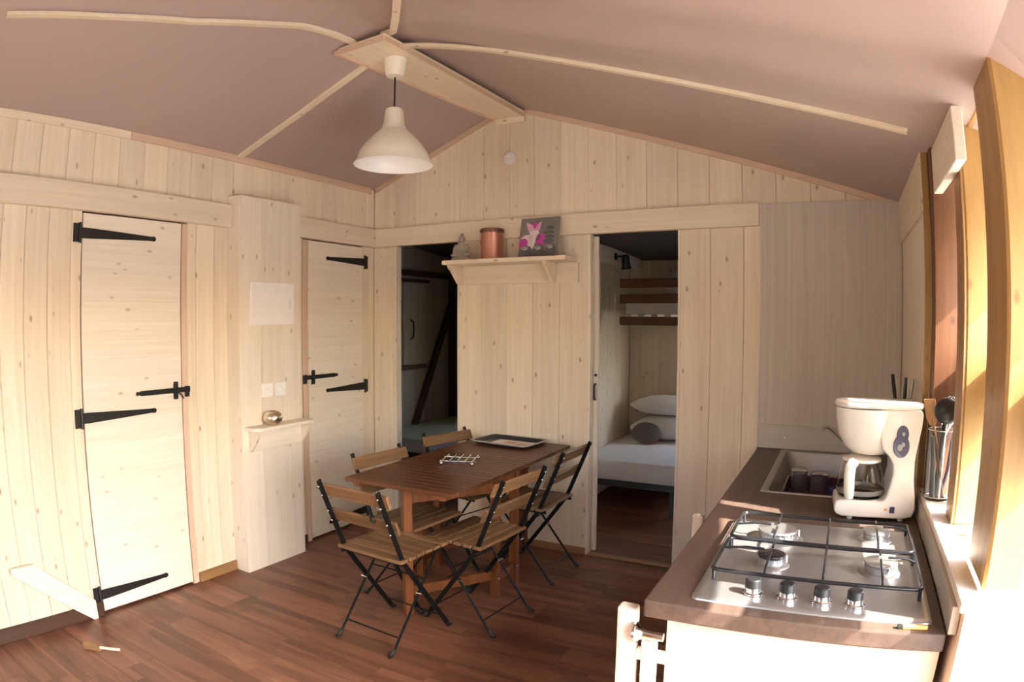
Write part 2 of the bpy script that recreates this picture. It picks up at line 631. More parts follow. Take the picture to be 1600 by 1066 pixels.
ce = struct('ceiling')
ceiling('lining', YF - 0.3, 0.0, 150, -1.75, W + 0.06, M['ceiling'], ce, True)
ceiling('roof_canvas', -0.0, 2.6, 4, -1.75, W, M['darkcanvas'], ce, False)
# eaves beyond the right wall
ev, ef = [], []
for i, (yy, ze) in enumerate(((YF - 0.3, 1.74), (-3.0, 1.74), (-2.35, 1.795), (-2.0, 1.845), (-1.55, 1.922), (-1.0, 1.95), (2.6, 1.95))):
    ev += [(W + 0.06, yy, roof(W + 0.06)), (4.01, yy, ze), (4.01, yy, ze + 0.03), (W + 0.06, yy, roof(W) + 0.03)]
    if i:
        n0 = 4 * (i - 1)
        ef += [(n0 + k, n0 + (k + 1) % 4, n0 + 4 + (k + 1) % 4, n0 + 4 + k) for k in range(4)]
ef += [(3, 2, 1, 0), (24, 25, 26, 27)]
G().add(ev, ef).build('eaves', M['ceiling'], ce)
# lower dark canvas over the bedrooms
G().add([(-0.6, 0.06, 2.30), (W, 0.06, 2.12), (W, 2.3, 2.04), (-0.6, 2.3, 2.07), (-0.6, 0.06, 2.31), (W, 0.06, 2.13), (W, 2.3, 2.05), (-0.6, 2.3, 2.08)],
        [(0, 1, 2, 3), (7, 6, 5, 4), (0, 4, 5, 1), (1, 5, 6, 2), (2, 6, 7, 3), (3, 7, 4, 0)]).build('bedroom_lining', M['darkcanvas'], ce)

# ---- left wall (x = 0)
wl = struct('wall_left')
YA, YB, YC, YD = -2.245, -1.650, -0.680, -0.129
G().box(-0.06, -0.018, YF, YA, 0, 2.03).box(-0.06, -0.018, YB, YC, 0, 2.03).box(-0.06, -0.018, YD, 0, 0, 2.03).box(-0.06, -0.018, YF, 0, 2.03, 2.47).box(-0.10, -0.06, YF, 0, 0, 2.43).build('wall_core', M['brown_z'], wl)
for a, b in cuts(YF, 0, 0.125, -1.302, (YA, YB + 0.036, YC - 0.05, YD)):
    if (a >= YA - .001 and b <= YB + 0.037) or (a >= YC - 0.051 and b <= YD + .001):
        continue
    if a > -1.30 and b < -0.9:
        continue
    board_v(wl, 0.0, 1, a, b, 0.0, 2.03, 2.03, M['pine_z'], 'x')
for a, b in cuts(YF, 0, 0.150, -1.45):
    board_v(wl, 0.0, 1, a, b, 2.15, 2.468, 2.468, M['pine_z'], 'x')
# reddish door posts beside the two doors and heads
B(-0.018, 0.006, YB + 0.001, YB + 0.036, 0, 2.02).build('door_post', M['red_z'], wl, 0.002)
B(-0.018, 0.006, YC - 0.050, YC - 0.004, 0, 2.02).build('door_post', M['red_z'], wl, 0.002)

# boxed pillar on the left wall
pl = struct('trim_1')
for a, b in ((-1.335, -1.18), (-1.18, -1.02), (-1.02, -0.863)):
    board_v(pl, 0.12, 1, a, b, 0.0, 2.2, 2.2, M['white_z'], 'x', t=0.02, c=0.0012)
B(0.0, 0.100, -1.335, -1.318, 0, 2.2).build('side_board', M['white_z'], pl, 0.0015)
B(0.0, 0.100, -0.880, -0.863, 0, 2.2).build('side_board', M['white_z'], pl, 0.0015)
B(0.0, 0.120, -1.340, -0.858, 2.2, 2.212).build('top_board', M['white_y'], pl, 0.002)

# beams round the room
bl = struct('trim_2')
B(0.0, 0.045, YF, -1.336, 2.026, 2.160).build('beam', M['pine_y'], bl, 0.003)
B(0.0, 0.045, -0.862, -0.0, 2.026, 2.160).build('beam', M['pine_y'], bl, 0.003)
B(0.045, 2.735, -0.042, 0.0, 2.026, 2.157).build('beam', M['pine_x'], bl, 0.003)
# eave strip on the left wall and gable strips
tr = struct('trim_3')
for a, b in ((YF, -2.0), (-1.998, -0.05)):
    B(0.0, 0.016, a, b, 2.425, 2.466).build('strip', M['red_y'] if b > -1 else M['pine_y'], tr, 0.002)
def gable_strip(x0, x1, s):
    z0, z1 = ZR - s * abs(x0 - XR), ZR - s * abs(x1 - XR)
    G().add([(x0, -0.016, z0 - 0.034), (x1, -0.016, z1 - 0.034), (x1, -0.016, z1), (x0, -0.016, z0), (x0, 0, z0 - 0.034), (x1, 0, z1 - 0.034), (x1, 0, z1), (x0, 0, z0)],
            [(0, 1, 2, 3), (7, 6, 5, 4), (0, 4, 5, 1), (1, 5, 6, 2), (2, 6, 7, 3), (3, 7, 4, 0)]).build('strip', M['red_x'], tr)
gable_strip(0.016, XR - 0.11, SL)
gable_strip(XR + 0.115, 3.46, SR)
B(XR - 0.11, XR + 0.115, -0.016, 0, 2.80, 2.838).build('strip', M['pine_x'], tr, 0.002)

# ---- back wall (y = 0)
wb = struct('wall_back')
D1, D2, D3, D4 = 0.213, 0.748, 1.712, 2.268
core = G()
for a, b in ((-0.06, D1), (D2, D3), (D4, W)):
    core.box(a, b, 0.018, 0.05, 0, 2.03)
core.box(-0.06, W, 0.018, 0.05, 2.03, 2.15)
xs = [-0.06, XR, W]
for a, b in ((-0.06, XR), (XR, W)):
    core.add([(a, 0.018, 2.15), (b, 0.018, 2.15), (b, 0.018, roof(b) + 0.01), (a, 0.018, roof(a) + 0.01), (a, 0.05, 2.15), (b, 0.05, 2.15), (b, 0.05, roof(b) + 0.01), (a, 0.05, roof(a) + 0.01)],
             [(0, 1, 2, 3), (7, 6, 5, 4), (0, 4, 5, 1), (1, 5, 6, 2), (2, 6, 7, 3), (3, 7, 4, 0)])
core.build('wall_core', M['brown_z'], wb)
for a, b in cuts(0.0, 2.735, 0.190, 0.935, (D1, D2, D3, D4)):
    if (a >= D1 - .001 and b <= D2 + .001) or (a >= D3 - .001 and b <= D4 + .001):
        continue
    board_v(wb, 0.0, -1, a, b, 0.0, 2.03, 2.03, M['pine_z'], 'y')
for a, b in cuts(0.0, W, 0.188, 0.195, (XR,)):
    board_v(wb, 0.0, -1, a, b, 2.15, roof(a) - 0.004, roof(b) - 0.004, M['pine_z'], 'y')
# door jambs
for x0, x1 in ((D1 - 0.012, D1 + 0.004), (D2 - 0.004, D2 + 0.012), (D3 - 0.012, D3 + 0.004), (D4 - 0.004, D4 + 0.012)):
    B(x0, x1, -0.004, 0.056, 0, 2.026).build('jamb', M['white_z'], wb, 0.0015)
bbk = struct('baseboard_back')
for a, b in ((D2 + 0.012, D3 - 0.012), (D4 + 0.012, 2.79), (0.02, D1 - 0.012)):
    B(a, b, -0.014, 0, 0, 0.045).build('skirting', M['brown_x'], bbk, 0.002)
for a, b in ((D1, D2), (D3, D4)):
    B(a, b, -0.01, 0.045, 0.0, 0.008).build('threshold', M['brown_x'], bbk, 0.002)
bbl = struct('baseboard_left')
B(0.0, 0.016, YB + 0.04, -1.336, 0, 0.058).build('skirting', M['brown_y'], bbl, 0.002)
B(0.0, 0.016, YF, YA - 0.003, 0, 0.075).build('skirting', M['dark_y'], bbl, 0.002)
B(0.0, 0.016, -0.862, YC - 0.052, 0, 0.058).build('skirting', M['dark_y'], bbl, 0.002)
# white board rising along the foot of the left wall
ws = struct('trim_4')
G().prism([(-2.325, 0.0), (-2.300, 0.0), (-2.300, 0.10), (-2.62, 0.366), (-2.75, 0.366), (-2.75, 0.335)], 'x', 0.017, 0.034).build('sloping_board', M['white_y'], ws, 0.002)

# ---- ridge board and battens on the ceiling
rb = struct('trim_5')
G().add([(0.925, -1.44, 2.826), (1.255, -1.46, 2.826), (1.262, -0.0, 2.838), (1.035, -0.0, 2.838),
         (0.925, -1.44, 2.850), (1.255, -1.46, 2.850), (1.262, -0.0, 2.868), (1.035, -0.0, 2.868)],
        [(0, 1, 2, 3), (7, 6, 5, 4), (0, 4, 5, 1), (1, 5, 6, 2), (2, 6, 7, 3), (3, 7, 4, 0)]).build('ridge_board', M['pine_y'], rb, 0.002)
def ribbon(parent, pts, w, h, mat, name):
    """flat strip laid along points"""
    vs, fs = [], []
    n = len(pts)
    for i, p in enumerate(pts):
        p = Vector(p)
        t = (Vector(pts[min(i + 1, n - 1)]) - Vector(pts[max(i - 1, 0)]))
        t.normalize()
        s = t.cross(Vector((0, 0, 1))).normalized()
        u = s.cross(t)
        for a, b in ((-1, 0), (1, 0), (1, -1), (-1, -1)):
            vs.append(p + s * (a * w / 2) + u * (b * h))
    for i in range(n - 1):
        for k in range(4):
            fs.append((i * 4 + k, i * 4 + (k + 1) % 4, i * 4 + 4 + (k + 1) % 4, i * 4 + 4 + k))
    fs += [(3, 2, 1, 0), (4 * n - 4, 4 * n - 3, 4 * n - 2, 4 * n - 1)]
    return G().add(vs, fs).build(name, mat, parent, smooth=40)
ribbon(rb, [(0.927, -1.445, 2.832), (0.9275, -1.445, 2.832), (1.258, -1.465, 2.832)], 0.018, 0.018, M['red_x'], 'end_strip')
ribbon(rb, [(0.928, -1.44, 2.834), (0.98, -0.72, 2.838), (1.037, -0.02, 2.842)], 0.016, 0.014, M['red_y'], 'side_strip')
ribbon(rb, [(1.252, -1.46, 2.834), (1.256, -0.72, 2.838), (1.26, -0.02, 2.842)], 0.016, 0.014, M['red_y'], 'side_strip')

def on_roof(pts, drop=0.0):
    return [(x, y, (ZR - (SL if x < XR else SR) * abs(x - XR)) - d) for x, y, d in pts]
bt = struct('trim_6')
ribbon(bt, on_roof([(0.95, -1.215, 0.0), (0.47, -1.232, 0.0), (0.004, -1.27, 0.0)]), 0.034, 0.016, M['pine_x'], 'batten')
cpts = [(1.235, -1.305, 0.045), (1.30, -1.306, 0.036), (1.42, -1.307, 0.022), (1.56, -1.308, 0.010), (1.75, -1.309, 0.002), (2.1, -1.31, 0.0), (2.7, -1.322, 0.0), (3.05, -1.345, 0.0), (3.425, -1.40, 0.0)]
ribbon(bt, on_roof(cpts), 0.034, 0.016, M['pine_x'], 'batten')
apts = [(1.05, -1.40, 0.024), (1.040, -1.465, 0.014), (1.029, -1.53, 0.007), (1.017, -1.595, 0.003), (1.003, -1.665, 0.001), (0.984, -1.74, 0.0), (0.958, -1.80, 0.0), (0.928, -1.868, 0.0), (0.787, -2.203, 0.0), (0.668, -2.587, 0.0), (0.56, -3.0, 0.0)]
ribbon(bt, on_roof(apts), 0.034, 0.018, M['pine_y'], 'batten')
dpts = [(1.215, -1.42, 0.03), (1.30, -1.452, 0.012), (1.449, -1.626, 0.0), (1.621, -1.838, 0.0), (1.95, -2.25, 0.0)]
ribbon(bt, on_roof(dpts), 0.034, 0.018, M['pine_y'], 'batten')

# ---- right wall (x = 3.5): backsplash, sill, lining board, posts, header boards, window openings
wr = struct('wall_right')
B(W + 0.012, W + 0.058, -2.30, 0.05, 0, 0.86).build('wall_core', M['pine_y'], wr)
B(W + 0.058, W + 0.11, -1.675, 0.05, 0, 0.86).build('wall_core', M['brown_y'], wr)
B(W + 0.018, W + 0.06, YF, -3.62, 0, 1.95).build('wall_core', M['pine_y'], wr)
for a, b in cuts(YF, -3.62, 0.175, -3.60):
    board_v(wr, W, -1, a, b, 0.0, 1.93, 1.93, M['pine_z'], 'x')
for a, b in ((-3.66, -3.60),):
    B(W - 0.01, W + 0.10, a, b, 0.0, 1.95).build('door_frame', M['brown_z'], wr, 0.004)
B(W + 0.018, W + 0.11, -1.165, 0.05, 0.86, 2.20).build('wall_core', M['pine_y'], wr)
B(W - 0.002, W + 0.13, -1.675, -1.165, 0.862, 0.885).build('sill', M['white_y'], wr, 0.004)
B(W - 0.002, W + 0.058, -2.300, -1.675, 0.862, 0.885).build('sill', M['white_y'], wr, 0.004)
board_v(wr, W, -1, -0.60, -0.02, 0.885, 2.06, 2.06, M['white_z'], 'x')
board_v(wr, W, -1, -1.15, -0.60, 0.885, 2.06, 2.06, M['white_z'], 'x')
B(W - 0.012, W + 0.012, -1.168, -1.150, 0.885, 2.128).build('edge_strip', M['gold_z'], wr, 0.002)
B(W - 0.016, W + 0.02, -1.150, -0.02, 1.912, 2.135).build('header_board', M['pine_y'], wr, 0.003)
B(W + 0.018, W + 0.053, -1.800, -1.12, 1.955, 2.118).build('header_board', M['white_y'], wr, 0.003)
B(W + 0.0, W + 0.060, YF, -3.55, 1.93, 2.118).build('header_board', M['white_y'], wr, 0.003)
B(W - 0.012, W + 0.010, -2.256, -0.04, 0.79, 0.862).build('backsplash', M['laminate_y'], wr, 0.001)
po = struct('trim_7')
B(W + 0.012, W + 0.105, -1.262, -1.170, 0.885, 2.15).build('dark_post', M['rust_z'], po, 0.004)
B(W + 0.095, W + 0.125, -1.42, -1.36, 0.885, 2.15).build('frame_strip', M['white_z'], po, 0.003)
B(W + 0.062, W + 0.180, -1.650, -1.500, 0.887, 2.115).build('post', M['gold_z'], po, 0.005)
B(W + 0.054, W + 0.062, -1.648, -1.515, 0.887, 2.115).build('post_facing', M['brown_z'], po, 0.002)
B(W + 0.060, W + 0.165, -2.225, -1.975, 0.887, 2.125).build('post', M['gold_z'], po, 0.008)
B(W + 0.020, W + 0.13, -3.60, -3.49, 0.0, 2.08).build('post', M['gold_z'], po, 0.006)
B(W + 0.185, W + 0.220, -3.00, -1.2, 1.185, 1.420).build('added_sun_block_rail', M['brown_y'], po, 0.004)  # unseen rail added outside to cast the shade band over hob and cabinet
B(W + 0.090, W + 0.150, YF, -1.2, 2.09, 2.17).build('outer_plate', M['brown_y'], po, 0.004)

# ---- front wall behind the camera, with a window; the terrace doorway is in the right wall beside it
wf = struct('wall_front')
FX0, FX1, FZ = 0.25, 2.95, 2.10
fg = G()
FX0, FX1 = 0.75, 2.05
fg.box(-0.1, FX0, YF - 0.06, YF, 0, 2.1).box(FX1, W + 0.1, YF - 0.06, YF, 0, 2.1).box(FX0, FX1, YF - 0.06, YF, 0, 0.95).box(FX0, FX1, YF - 0.06, YF, 1.85, 2.1)
for a, b in ((-0.1, XR), (XR, W + 0.1)):
    fg.add([(a, YF - 0.06, FZ), (b, YF - 0.06, FZ), (b, YF - 0.06, roof(b)), (a, YF - 0.06, roof(a)), (a, YF, FZ), (b, YF, FZ), (b, YF, roof(b)), (a, YF, roof(a))],
           [(0, 1, 2, 3), (7, 6, 5, 4), (0, 4, 5, 1), (1, 5, 6, 2), (2, 6, 7, 3), (3, 7, 4, 0)])
fg.build('boarding', M['pine_z'], wf)
for x0, x1 in ((FX0, FX0 + 0.06), (FX1 - 0.06, FX1)):
    B(x0, x1, YF - 0.08, YF + 0.02, 0.95, 1.85).build('window_frame', M['brown_z'], wf, 0.004)

# ---- ground outside
gr = struct('ground')
B(-40, 40, -40, 40, -0.30, -0.22).build('soil', M['deck'], gr)

# ---- bedrooms behind the back wall
w2 = struct('wall_bedroom')
# right bedroom: left wall x = 1.25, far wall y = 2.25, right wall with a window
B(1.205, 1.232, 0.05, 2.27, 0, 2.3).build('partition', M['brown_z'], w2)
for a, b in cuts(0.06, 2.25, 0.19, 0.10):
    board_v(w2, 1.25, 1, a, b, 0.0, 2.08, 2.08, M['pine_z'], 'x')
G().box(1.205, 2.45, 2.268, 2.30, 0, 2.3).box(3.25, W + 0.1, 2.268, 2.30, 0, 2.3).box(2.45, 3.25, 2.268, 2.30, 0, 0.95).box(2.45, 3.25, 2.268, 2.30, 1.80, 2.3).build('far_wall_core', M['brown_z'], w2)
for a, b in cuts(1.25, W, 0.19, 1.36, (2.45, 3.25)):
    if a >= 2.449 and b <= 3.251:
        board_v(w2, 2.25, -1, a, b, 0.0, 0.95, 0.95, M['pine_z'], 'y')
        board_v(w2, 2.25, -1, a, b, 1.80, 2.08, 2.08, M['pine_z'], 'y')
    else:
        board_v(w2, 2.25, -1, a, b, 0.0, 2.08, 2.08, M['pine_z'], 'y')
rw = G()
rw.box(W, W + 0.06, 0.05, 2.30, 0, 2.3)
rw.build('side_wall', M['pine_z'], w2)
B(1.25, 1.37, 0.62, 2.25, 1.985, 2.10).build('wall_plate', M['white_y'], w2, 0.003)
# left bedroom: left wall x = -0.54, far wall y = 1.90
w3 = struct('wall_bedroom_left')
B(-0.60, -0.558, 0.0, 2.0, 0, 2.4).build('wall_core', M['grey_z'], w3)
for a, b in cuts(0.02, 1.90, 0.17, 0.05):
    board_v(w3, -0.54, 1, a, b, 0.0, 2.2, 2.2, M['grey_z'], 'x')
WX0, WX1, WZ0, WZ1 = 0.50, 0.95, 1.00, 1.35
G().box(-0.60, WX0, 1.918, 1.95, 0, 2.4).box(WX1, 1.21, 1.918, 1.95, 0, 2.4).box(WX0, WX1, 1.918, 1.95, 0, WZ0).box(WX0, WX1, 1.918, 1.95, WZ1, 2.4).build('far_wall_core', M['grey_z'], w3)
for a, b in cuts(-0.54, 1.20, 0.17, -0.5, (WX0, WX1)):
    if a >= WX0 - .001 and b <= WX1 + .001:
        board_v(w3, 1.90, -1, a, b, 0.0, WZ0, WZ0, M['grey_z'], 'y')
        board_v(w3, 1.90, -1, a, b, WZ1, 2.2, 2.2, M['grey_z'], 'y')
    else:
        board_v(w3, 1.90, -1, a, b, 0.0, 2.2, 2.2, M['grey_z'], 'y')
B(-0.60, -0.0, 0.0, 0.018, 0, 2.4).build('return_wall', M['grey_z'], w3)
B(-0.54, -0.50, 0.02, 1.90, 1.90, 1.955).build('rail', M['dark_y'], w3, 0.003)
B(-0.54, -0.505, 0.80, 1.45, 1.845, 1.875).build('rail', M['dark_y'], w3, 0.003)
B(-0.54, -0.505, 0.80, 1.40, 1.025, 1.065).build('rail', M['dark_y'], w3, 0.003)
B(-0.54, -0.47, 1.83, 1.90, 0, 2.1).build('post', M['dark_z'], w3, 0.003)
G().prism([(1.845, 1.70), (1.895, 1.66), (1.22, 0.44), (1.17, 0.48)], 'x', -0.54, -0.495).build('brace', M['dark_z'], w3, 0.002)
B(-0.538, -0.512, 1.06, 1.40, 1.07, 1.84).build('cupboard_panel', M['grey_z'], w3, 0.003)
hd = G().tube([(-0.512, 1.15, 1.49), (-0.48, 1.15, 1.47), (-0.475, 1.15, 1.40), (-0.48, 1.15, 1.33), (-0.512, 1.15, 1.31)], 0.008, 8)
hd.build('cupboard_handle', M['iron'], w3, smooth=50)
# outer skin behind the left-hand doors
w4 = struct('wall_outer')
B(-1.72, -1.66, YF, 0.0, 0, 1.85).build('outer_boarding', M['pine_z'], w4)
B(-1.72, -0.1, -0.06, 0.0, 0, 2.4).build('outer_boarding', M['pine_z'], w4)
B(-1.72, -0.1, YF - 0.06, YF, 0, 2.4).build('outer_boarding', M['pine_z'], w4)

# window openings as light portals
portal('front_portal', ((FX0 + FX1) / 2, YF - 0.03, 1.40), (PI / 2, 0, 0), FX1 - FX0, 0.9)
portal('side_portal', (W + 0.25, -2.38, 1.03), (PI / 2, 0, PI / 2), 2.44, 2.06)

portal('left_bedroom_portal', (0.725, 1.97, 1.175), (-PI / 2, 0, 0), 0.45, 0.35)
portal('bedroom_portal', (2.85, 2.32, 1.375), (-PI / 2, 0, 0), 0.8, 0.85)


# ------------------------------------------------------------------ ledged doors in the left wall
def strap_hinge(parent, yk, yt, z, x):
    """yk knuckle side, yt tip"""
    s = 1 if yt > yk else -1
    g = G()
    g.prism([(yk - s * 0.052, z - 0.046), (yk - s * 0.022, z - 0.046), (yk - s * 0.022, z + 0.046), (yk - s * 0.052, z + 0.046)], 'x', x, x + 0.005)
    h = g.build('hinge', M['iron'], parent, 0.001)
    k = G()
    k.tube([(x + 0.008, yk - s * 0.016, z - 0.05), (x + 0.008, yk - s * 0.016, z + 0.05)], 0.0075, 8)
    k.build('knuckle', M['iron'], h, smooth=40)
    n = 8
    tip = [(yt - s * 0.012 + s * 0.014 * math.sin(PI * i / n), z + 0.013 * math.cos(PI * i / n)) for i in range(n + 1)]
    poly = [(yk - s * 0.008, z - 0.026), (yk - s * 0.008, z + 0.026), (yk + s * 0.03, z + 0.026), (yt - s * 0.03, z + 0.011)] + tip + [(yt - s * 0.03, z - 0.011), (yk + s * 0.03, z - 0.026)]
    G().prism(poly, 'x', x + 0.002, x + 0.007).build('strap', M['iron'], h)
    rv = G()
    for f in (0.10, 0.45, 0.93):
        rv.ball((x + 0.007, yk + (yt - yk) * f, z), 0.003, 0.006, 0.006, 8, 4)
    rv.build('rivet', M['iron'], h, smooth=50)


def slide_bolt(parent, yb, yl, z, x):
    """yb tapered tail, yl locking end"""
    s = 1 if yl > yb else -1
    g = G()
    L_ = abs(yl - yb)
    P = lambda d: yb + s * d
    g.prism([(P(0.03), z - 0.013), (P(L_), z - 0.014), (P(L_), z + 0.014), (P(0.03), z + 0.013), (P(0.018), z + 0.005), (P(0.018), z - 0.005)], 'x', x + 0.004, x + 0.012)
    g.ball((x + 0.008, P(0.01), z), 0.006, 0.011, 0.011, 10, 6)
    b = g.build('slide_bolt', M['iron'], parent, 0.001)
    c = P(L_ * 0.725)
    k = G()
    k.prism([(c - 0.011, z - 0.047), (c + 0.011, z - 0.047), (c + 0.013, z - 0.012), (c + 0.013, z + 0.012), (c + 0.011, z + 0.047), (c - 0.009, z + 0.047), (c - 0.013, z + 0.012), (c - 0.013, z - 0.012)], 'x', x + 0.003, x + 0.016)
    k.build('keeper', M['iron'], b, 0.001)
    t = G()
    t.tube([(x + 0.014, c + s * 0.01, z - 0.01), (x + 0.026, c + s * 0.025, z - 0.026), (x + 0.03, c + s * 0.035, z - 0.045)], 0.0045, 6)
    t.build('thumb_lever', M['iron'], b, smooth=50)
    e = P(L_ - 0.018)
    G().prism([(e - 0.014, z - 0.040), (e + 0.010, z - 0.040), (e + 0.014, z + 0.018), (e - 0.014, z + 0.018)], 'x', x - 0.002, x + 0.015).build('staple', M['iron'], b, 0.001)


def plank_door(name, y0, y1, hinge_left, zs, boltz):
    d = struct(name)
    z, n = 0.016, 14
    hz = (2.019 - z) / n
    for i in range(n):
        B(-0.022, 0.002, y0 + 0.003, y1 - 0.003, z + i * hz + 0.0001, z + (i + 1) * hz - 0.0001).build('board', M['pine_d'], d, 0.0006)
    for zz, ln in zs:
        if hinge_left:
            strap_hinge(d, y0 + 0.0, y0 + ln, zz, 0.003)
        else:
            strap_hinge(d, y1 + 0.0, y1 - ln, zz, 0.003)
    if hinge_left:
        slide_bolt(d, y1 - 0.292, y1 + 0.046, boltz, 0.003)
    else:
        slide_bolt(d, y0 + 0.277, y0 - 0.055, boltz, 0.003)
    return d


M['pine_d'] = wood('pale_door_pine_along_y', (0.88, 0.81, 0.70), (0.81, 0.73, 0.59), 'y', 0.5, knots=0.7, knot_col=(0.42, 0.33, 0.22), var=0.03)
plank_door('door_1', YA + 0.002, YB - 0.001, True, ((1.920, 0.425), (1.020, 0.42), (0.108, 0.42)), 1.115)
plank_door('door_2', YC, YD, False, ((1.912, 0.38), (1.010, 0.385), (0.085, 0.385)), 1.112)

# sliding door leaf of the right bedroom, pushed back behind the wall so that only its edge shows
d3 = struct('door_3')
for x0, x1 in ((1.276, 1.430), (1.430, 1.585), (1.585, 1.742)):
    B(x0, x1, 0.064, 0.088, 0.012, 2.02).build('board', M['white_z'], d3, 0.0015)
hh = G().tube([(1.728, 0.066, 1.095), (1.730, 0.036, 1.090), (1.732, 0.030, 1.080), (1.732, 0.030, 1.010), (1.730, 0.036, 1.000), (1.728, 0.066, 0.995)], 0.006, 8)
hh.build('pull_handle', M['iron'], d3, smooth=50)
G().ball((1.728, 0.064, 1.150), 0.010, 0.006, 0.010, 10, 6).build('lock', M['iron'], d3, smooth=50)

# ------------------------------------------------------------------ things on the left wall
t = thing('fuse_box', 'white flush fuse box with hinged lid on the boxed pillar', 'fuse box', (0.12, -1.096, 1.59))
B(0.0, 0.012, -0.171, 0.171, -0.126, 0.126).build('frame', M['white'], t, 0.004, 2)
B(0.012, 0.016, -0.160, 0.160, -0.066, 0.072).build('lid', M['white'], t, 0.0015)
B(0.016, 0.020, 0.122, 0.142, -0.032, 0.030).build('lid_grip', M['paper'], t, 0.0015)
B(0.012, 0.014, -0.160, 0.160, 0.078, 0.118).build('top_cover', M['white'], t, 0.001)
B(0.012, 0.014, -0.160, 0.160, -0.118, -0.072).build('bottom_cover', M['white'], t, 0.001)


def socket(y, label):
    t = thing('wall_socket', label, 'socket', (0.12, y, 1.075), 0, 'white sockets on the pillar')
    B(0.0, 0.010, -0.041, 0.041, -0.041, 0.041).build('cover_plate', M['white'], t, 0.003, 2)
    s = G().lathe([(0.022, 0.0095), (0.022, 0.0125), (0.019, 0.0125), (0.018, 0.004), (0.0, 0.004)], 20, RY(PI / 2)).build('socket_well', M['white'], t, smooth=40)
    for dy in (-0.0095, 0.0095):
        G().lathe([(0.0028, 0.0), (0.0028, 0.0055), (0, 0.0055)], 8, RY(PI / 2) @ T(0, dy, 0)).build('pin_hole', M['black'], s)
    G().tube([(0.004, 0, 0.010), (0.014, 0, 0.010)], 0.0025, 8).build('earth_pin', M['chrome'], s, smooth=50)


socket(-1.143, 'left one of the two white wall sockets on the boxed pillar')
socket(-1.040, 'right one of the two white wall sockets on the boxed pillar')

t = thing('corner_shelf', 'small pale bracket shelf low on the boxed pillar holding a metal tealight bowl', 'shelf', (0.12, -1.075, 0.875))
G().prism([(0.0, -0.245), (0.075, -0.245), (0.115, -0.205), (0.115, 0.205), (0.075, 0.245), (0.0, 0.245)], 'z', -0.022, 0.0).build('shelf_board', M['white_y'], t, 0.003)
for y in (-0.215, 0.190):
    G().prism([(0.0, -0.022), (0.088, -0.022), (0.088, -0.05), (0.018, -0.150), (0.0, -0.150)], 'y', y, y + 0.022).build('bracket', M['white_z'], t, 0.002)
B(0.0, 0.018, -0.193, 0.190, -0.150, -0.022).build('back_rail', M['white_y'], t, 0.002)

t = thing('tealight_bowl', 'round hammered silver tealight bowl on the small pillar shelf', 'tealight holder', (0.178, -1.150, 0.875))
pr_ = [(0.022, 0.0), (0.040, 0.008), (0.054, 0.024), (0.058, 0.042), (0.053, 0.060), (0.040, 0.075), (0.024, 0.082), (0.022, 0.079), (0.036, 0.070), (0.046, 0.056), (0.046, 0.036), (0.030, 0.014), (0.0, 0.010)]
G().lathe(pr_, 28).build('bowl', M['silver'], t, smooth=50)
G().lathe([(0.019, 0.012), (0.019, 0.026), (0.0, 0.026)], 16).build('tealight', M['white'], t, smooth=40)

# little wooden wedge on the floor near the left-hand door
t = thing('floor_wedge', 'small brown wooden wedge lying on the floor left of the hinged plank door', 'wedge', (0.325, -2.50, 0.0), 0.5)
G().prism([(-0.05, 0.0), (0.05, 0.0), (0.05, 0.006), (-0.05, 0.026)], 'y', -0.02, 0.02).build('wedge_body', M['brown_x'], t, 0.002)
G().tube([(0.04, 0.0, 0.012), (0.14, 0.02, 0.008)], 0.007, 8).build('pale_stick', M['white_x'], t, smooth=40)

# ------------------------------------------------------------------ wall shelf with three ornaments
t = thing('wall_shelf', 'pale pine wall shelf with two brackets beside the dark doorway', 'shelf', (0, 0, 0))
B(0.745, 1.628, -0.200, 0.0, 1.856, 1.884).build('shelf_board', M['pine_x'], t, 0.003)
B(0.760, 1.638, -0.020, 0.0, 1.728, 1.856).build('back_rail', M['pine_x'], t, 0.003)
for x in (0.772, 1.462):
    G().prism([(-0.020, 1.856), (-0.175, 1.856), (-0.175, 1.838), (-0.140, 1.815), (-0.060, 1.735), (-0.020, 1.735)], 'x', x, x + 0.024).build('bracket', M['pine_z'], t, 0.002)

t = thing('buddha_statuette', 'small grey stone seated statuette with a topknot on the wall shelf', 'statuette', (0.842, -0.105, 1.884))
G().lathe([(0.070, 0.0), (0.078, 0.008), (0.076, 0.018), (0.066, 0.026), (0.0, 0.028)], 24, Matrix.Diagonal((1, 0.72, 1, 1))).build('plinth', M['stone'], t, smooth=50)
bd = G()
bd.ball((-0.040, -0.012, 0.040), 0.036, 0.024, 0.015, 14, 8).ball((0.040, -0.012, 0.040), 0.036, 0.024, 0.015, 14, 8)   # crossed legs
bd.lathe([(0.052, 0.026), (0.050, 0.05), (0.040, 0.075), (0.043, 0.098), (0.036, 0.112), (0.014, 0.120), (0.012, 0.130), (0.0, 0.131)], 18, Matrix.Diagonal((1, 0.62, 1, 1)))
for s in (-1, 1):
    bd.tube([(s * 0.040, 0.0, 0.108), (s * 0.053, -0.006, 0.080), (s * 0.044, -0.024, 0.058), (s * 0.012, -0.036, 0.050)], [0.013, 0.012, 0.010, 0.009], 10)
bd.build('seated_body', M['stone'], t, smooth=60)
hdm = G()
hdm.ball((0, 0, 0.148), 0.0205, 0.021, 0.025, 16, 10)
hdm.ball((0, 0.002, 0.176), 0.010, 0.010, 0.010, 12, 8)
hdm.ball((0, -0.021, 0.146), 0.0035, 0.005, 0.007, 8, 6)
for s in (-1, 1):
    hdm.ball((s * 0.0215, 0.002, 0.145), 0.004, 0.006, 0.013, 8, 6)
hdm.build('head', M['stone'], t, smooth=60)

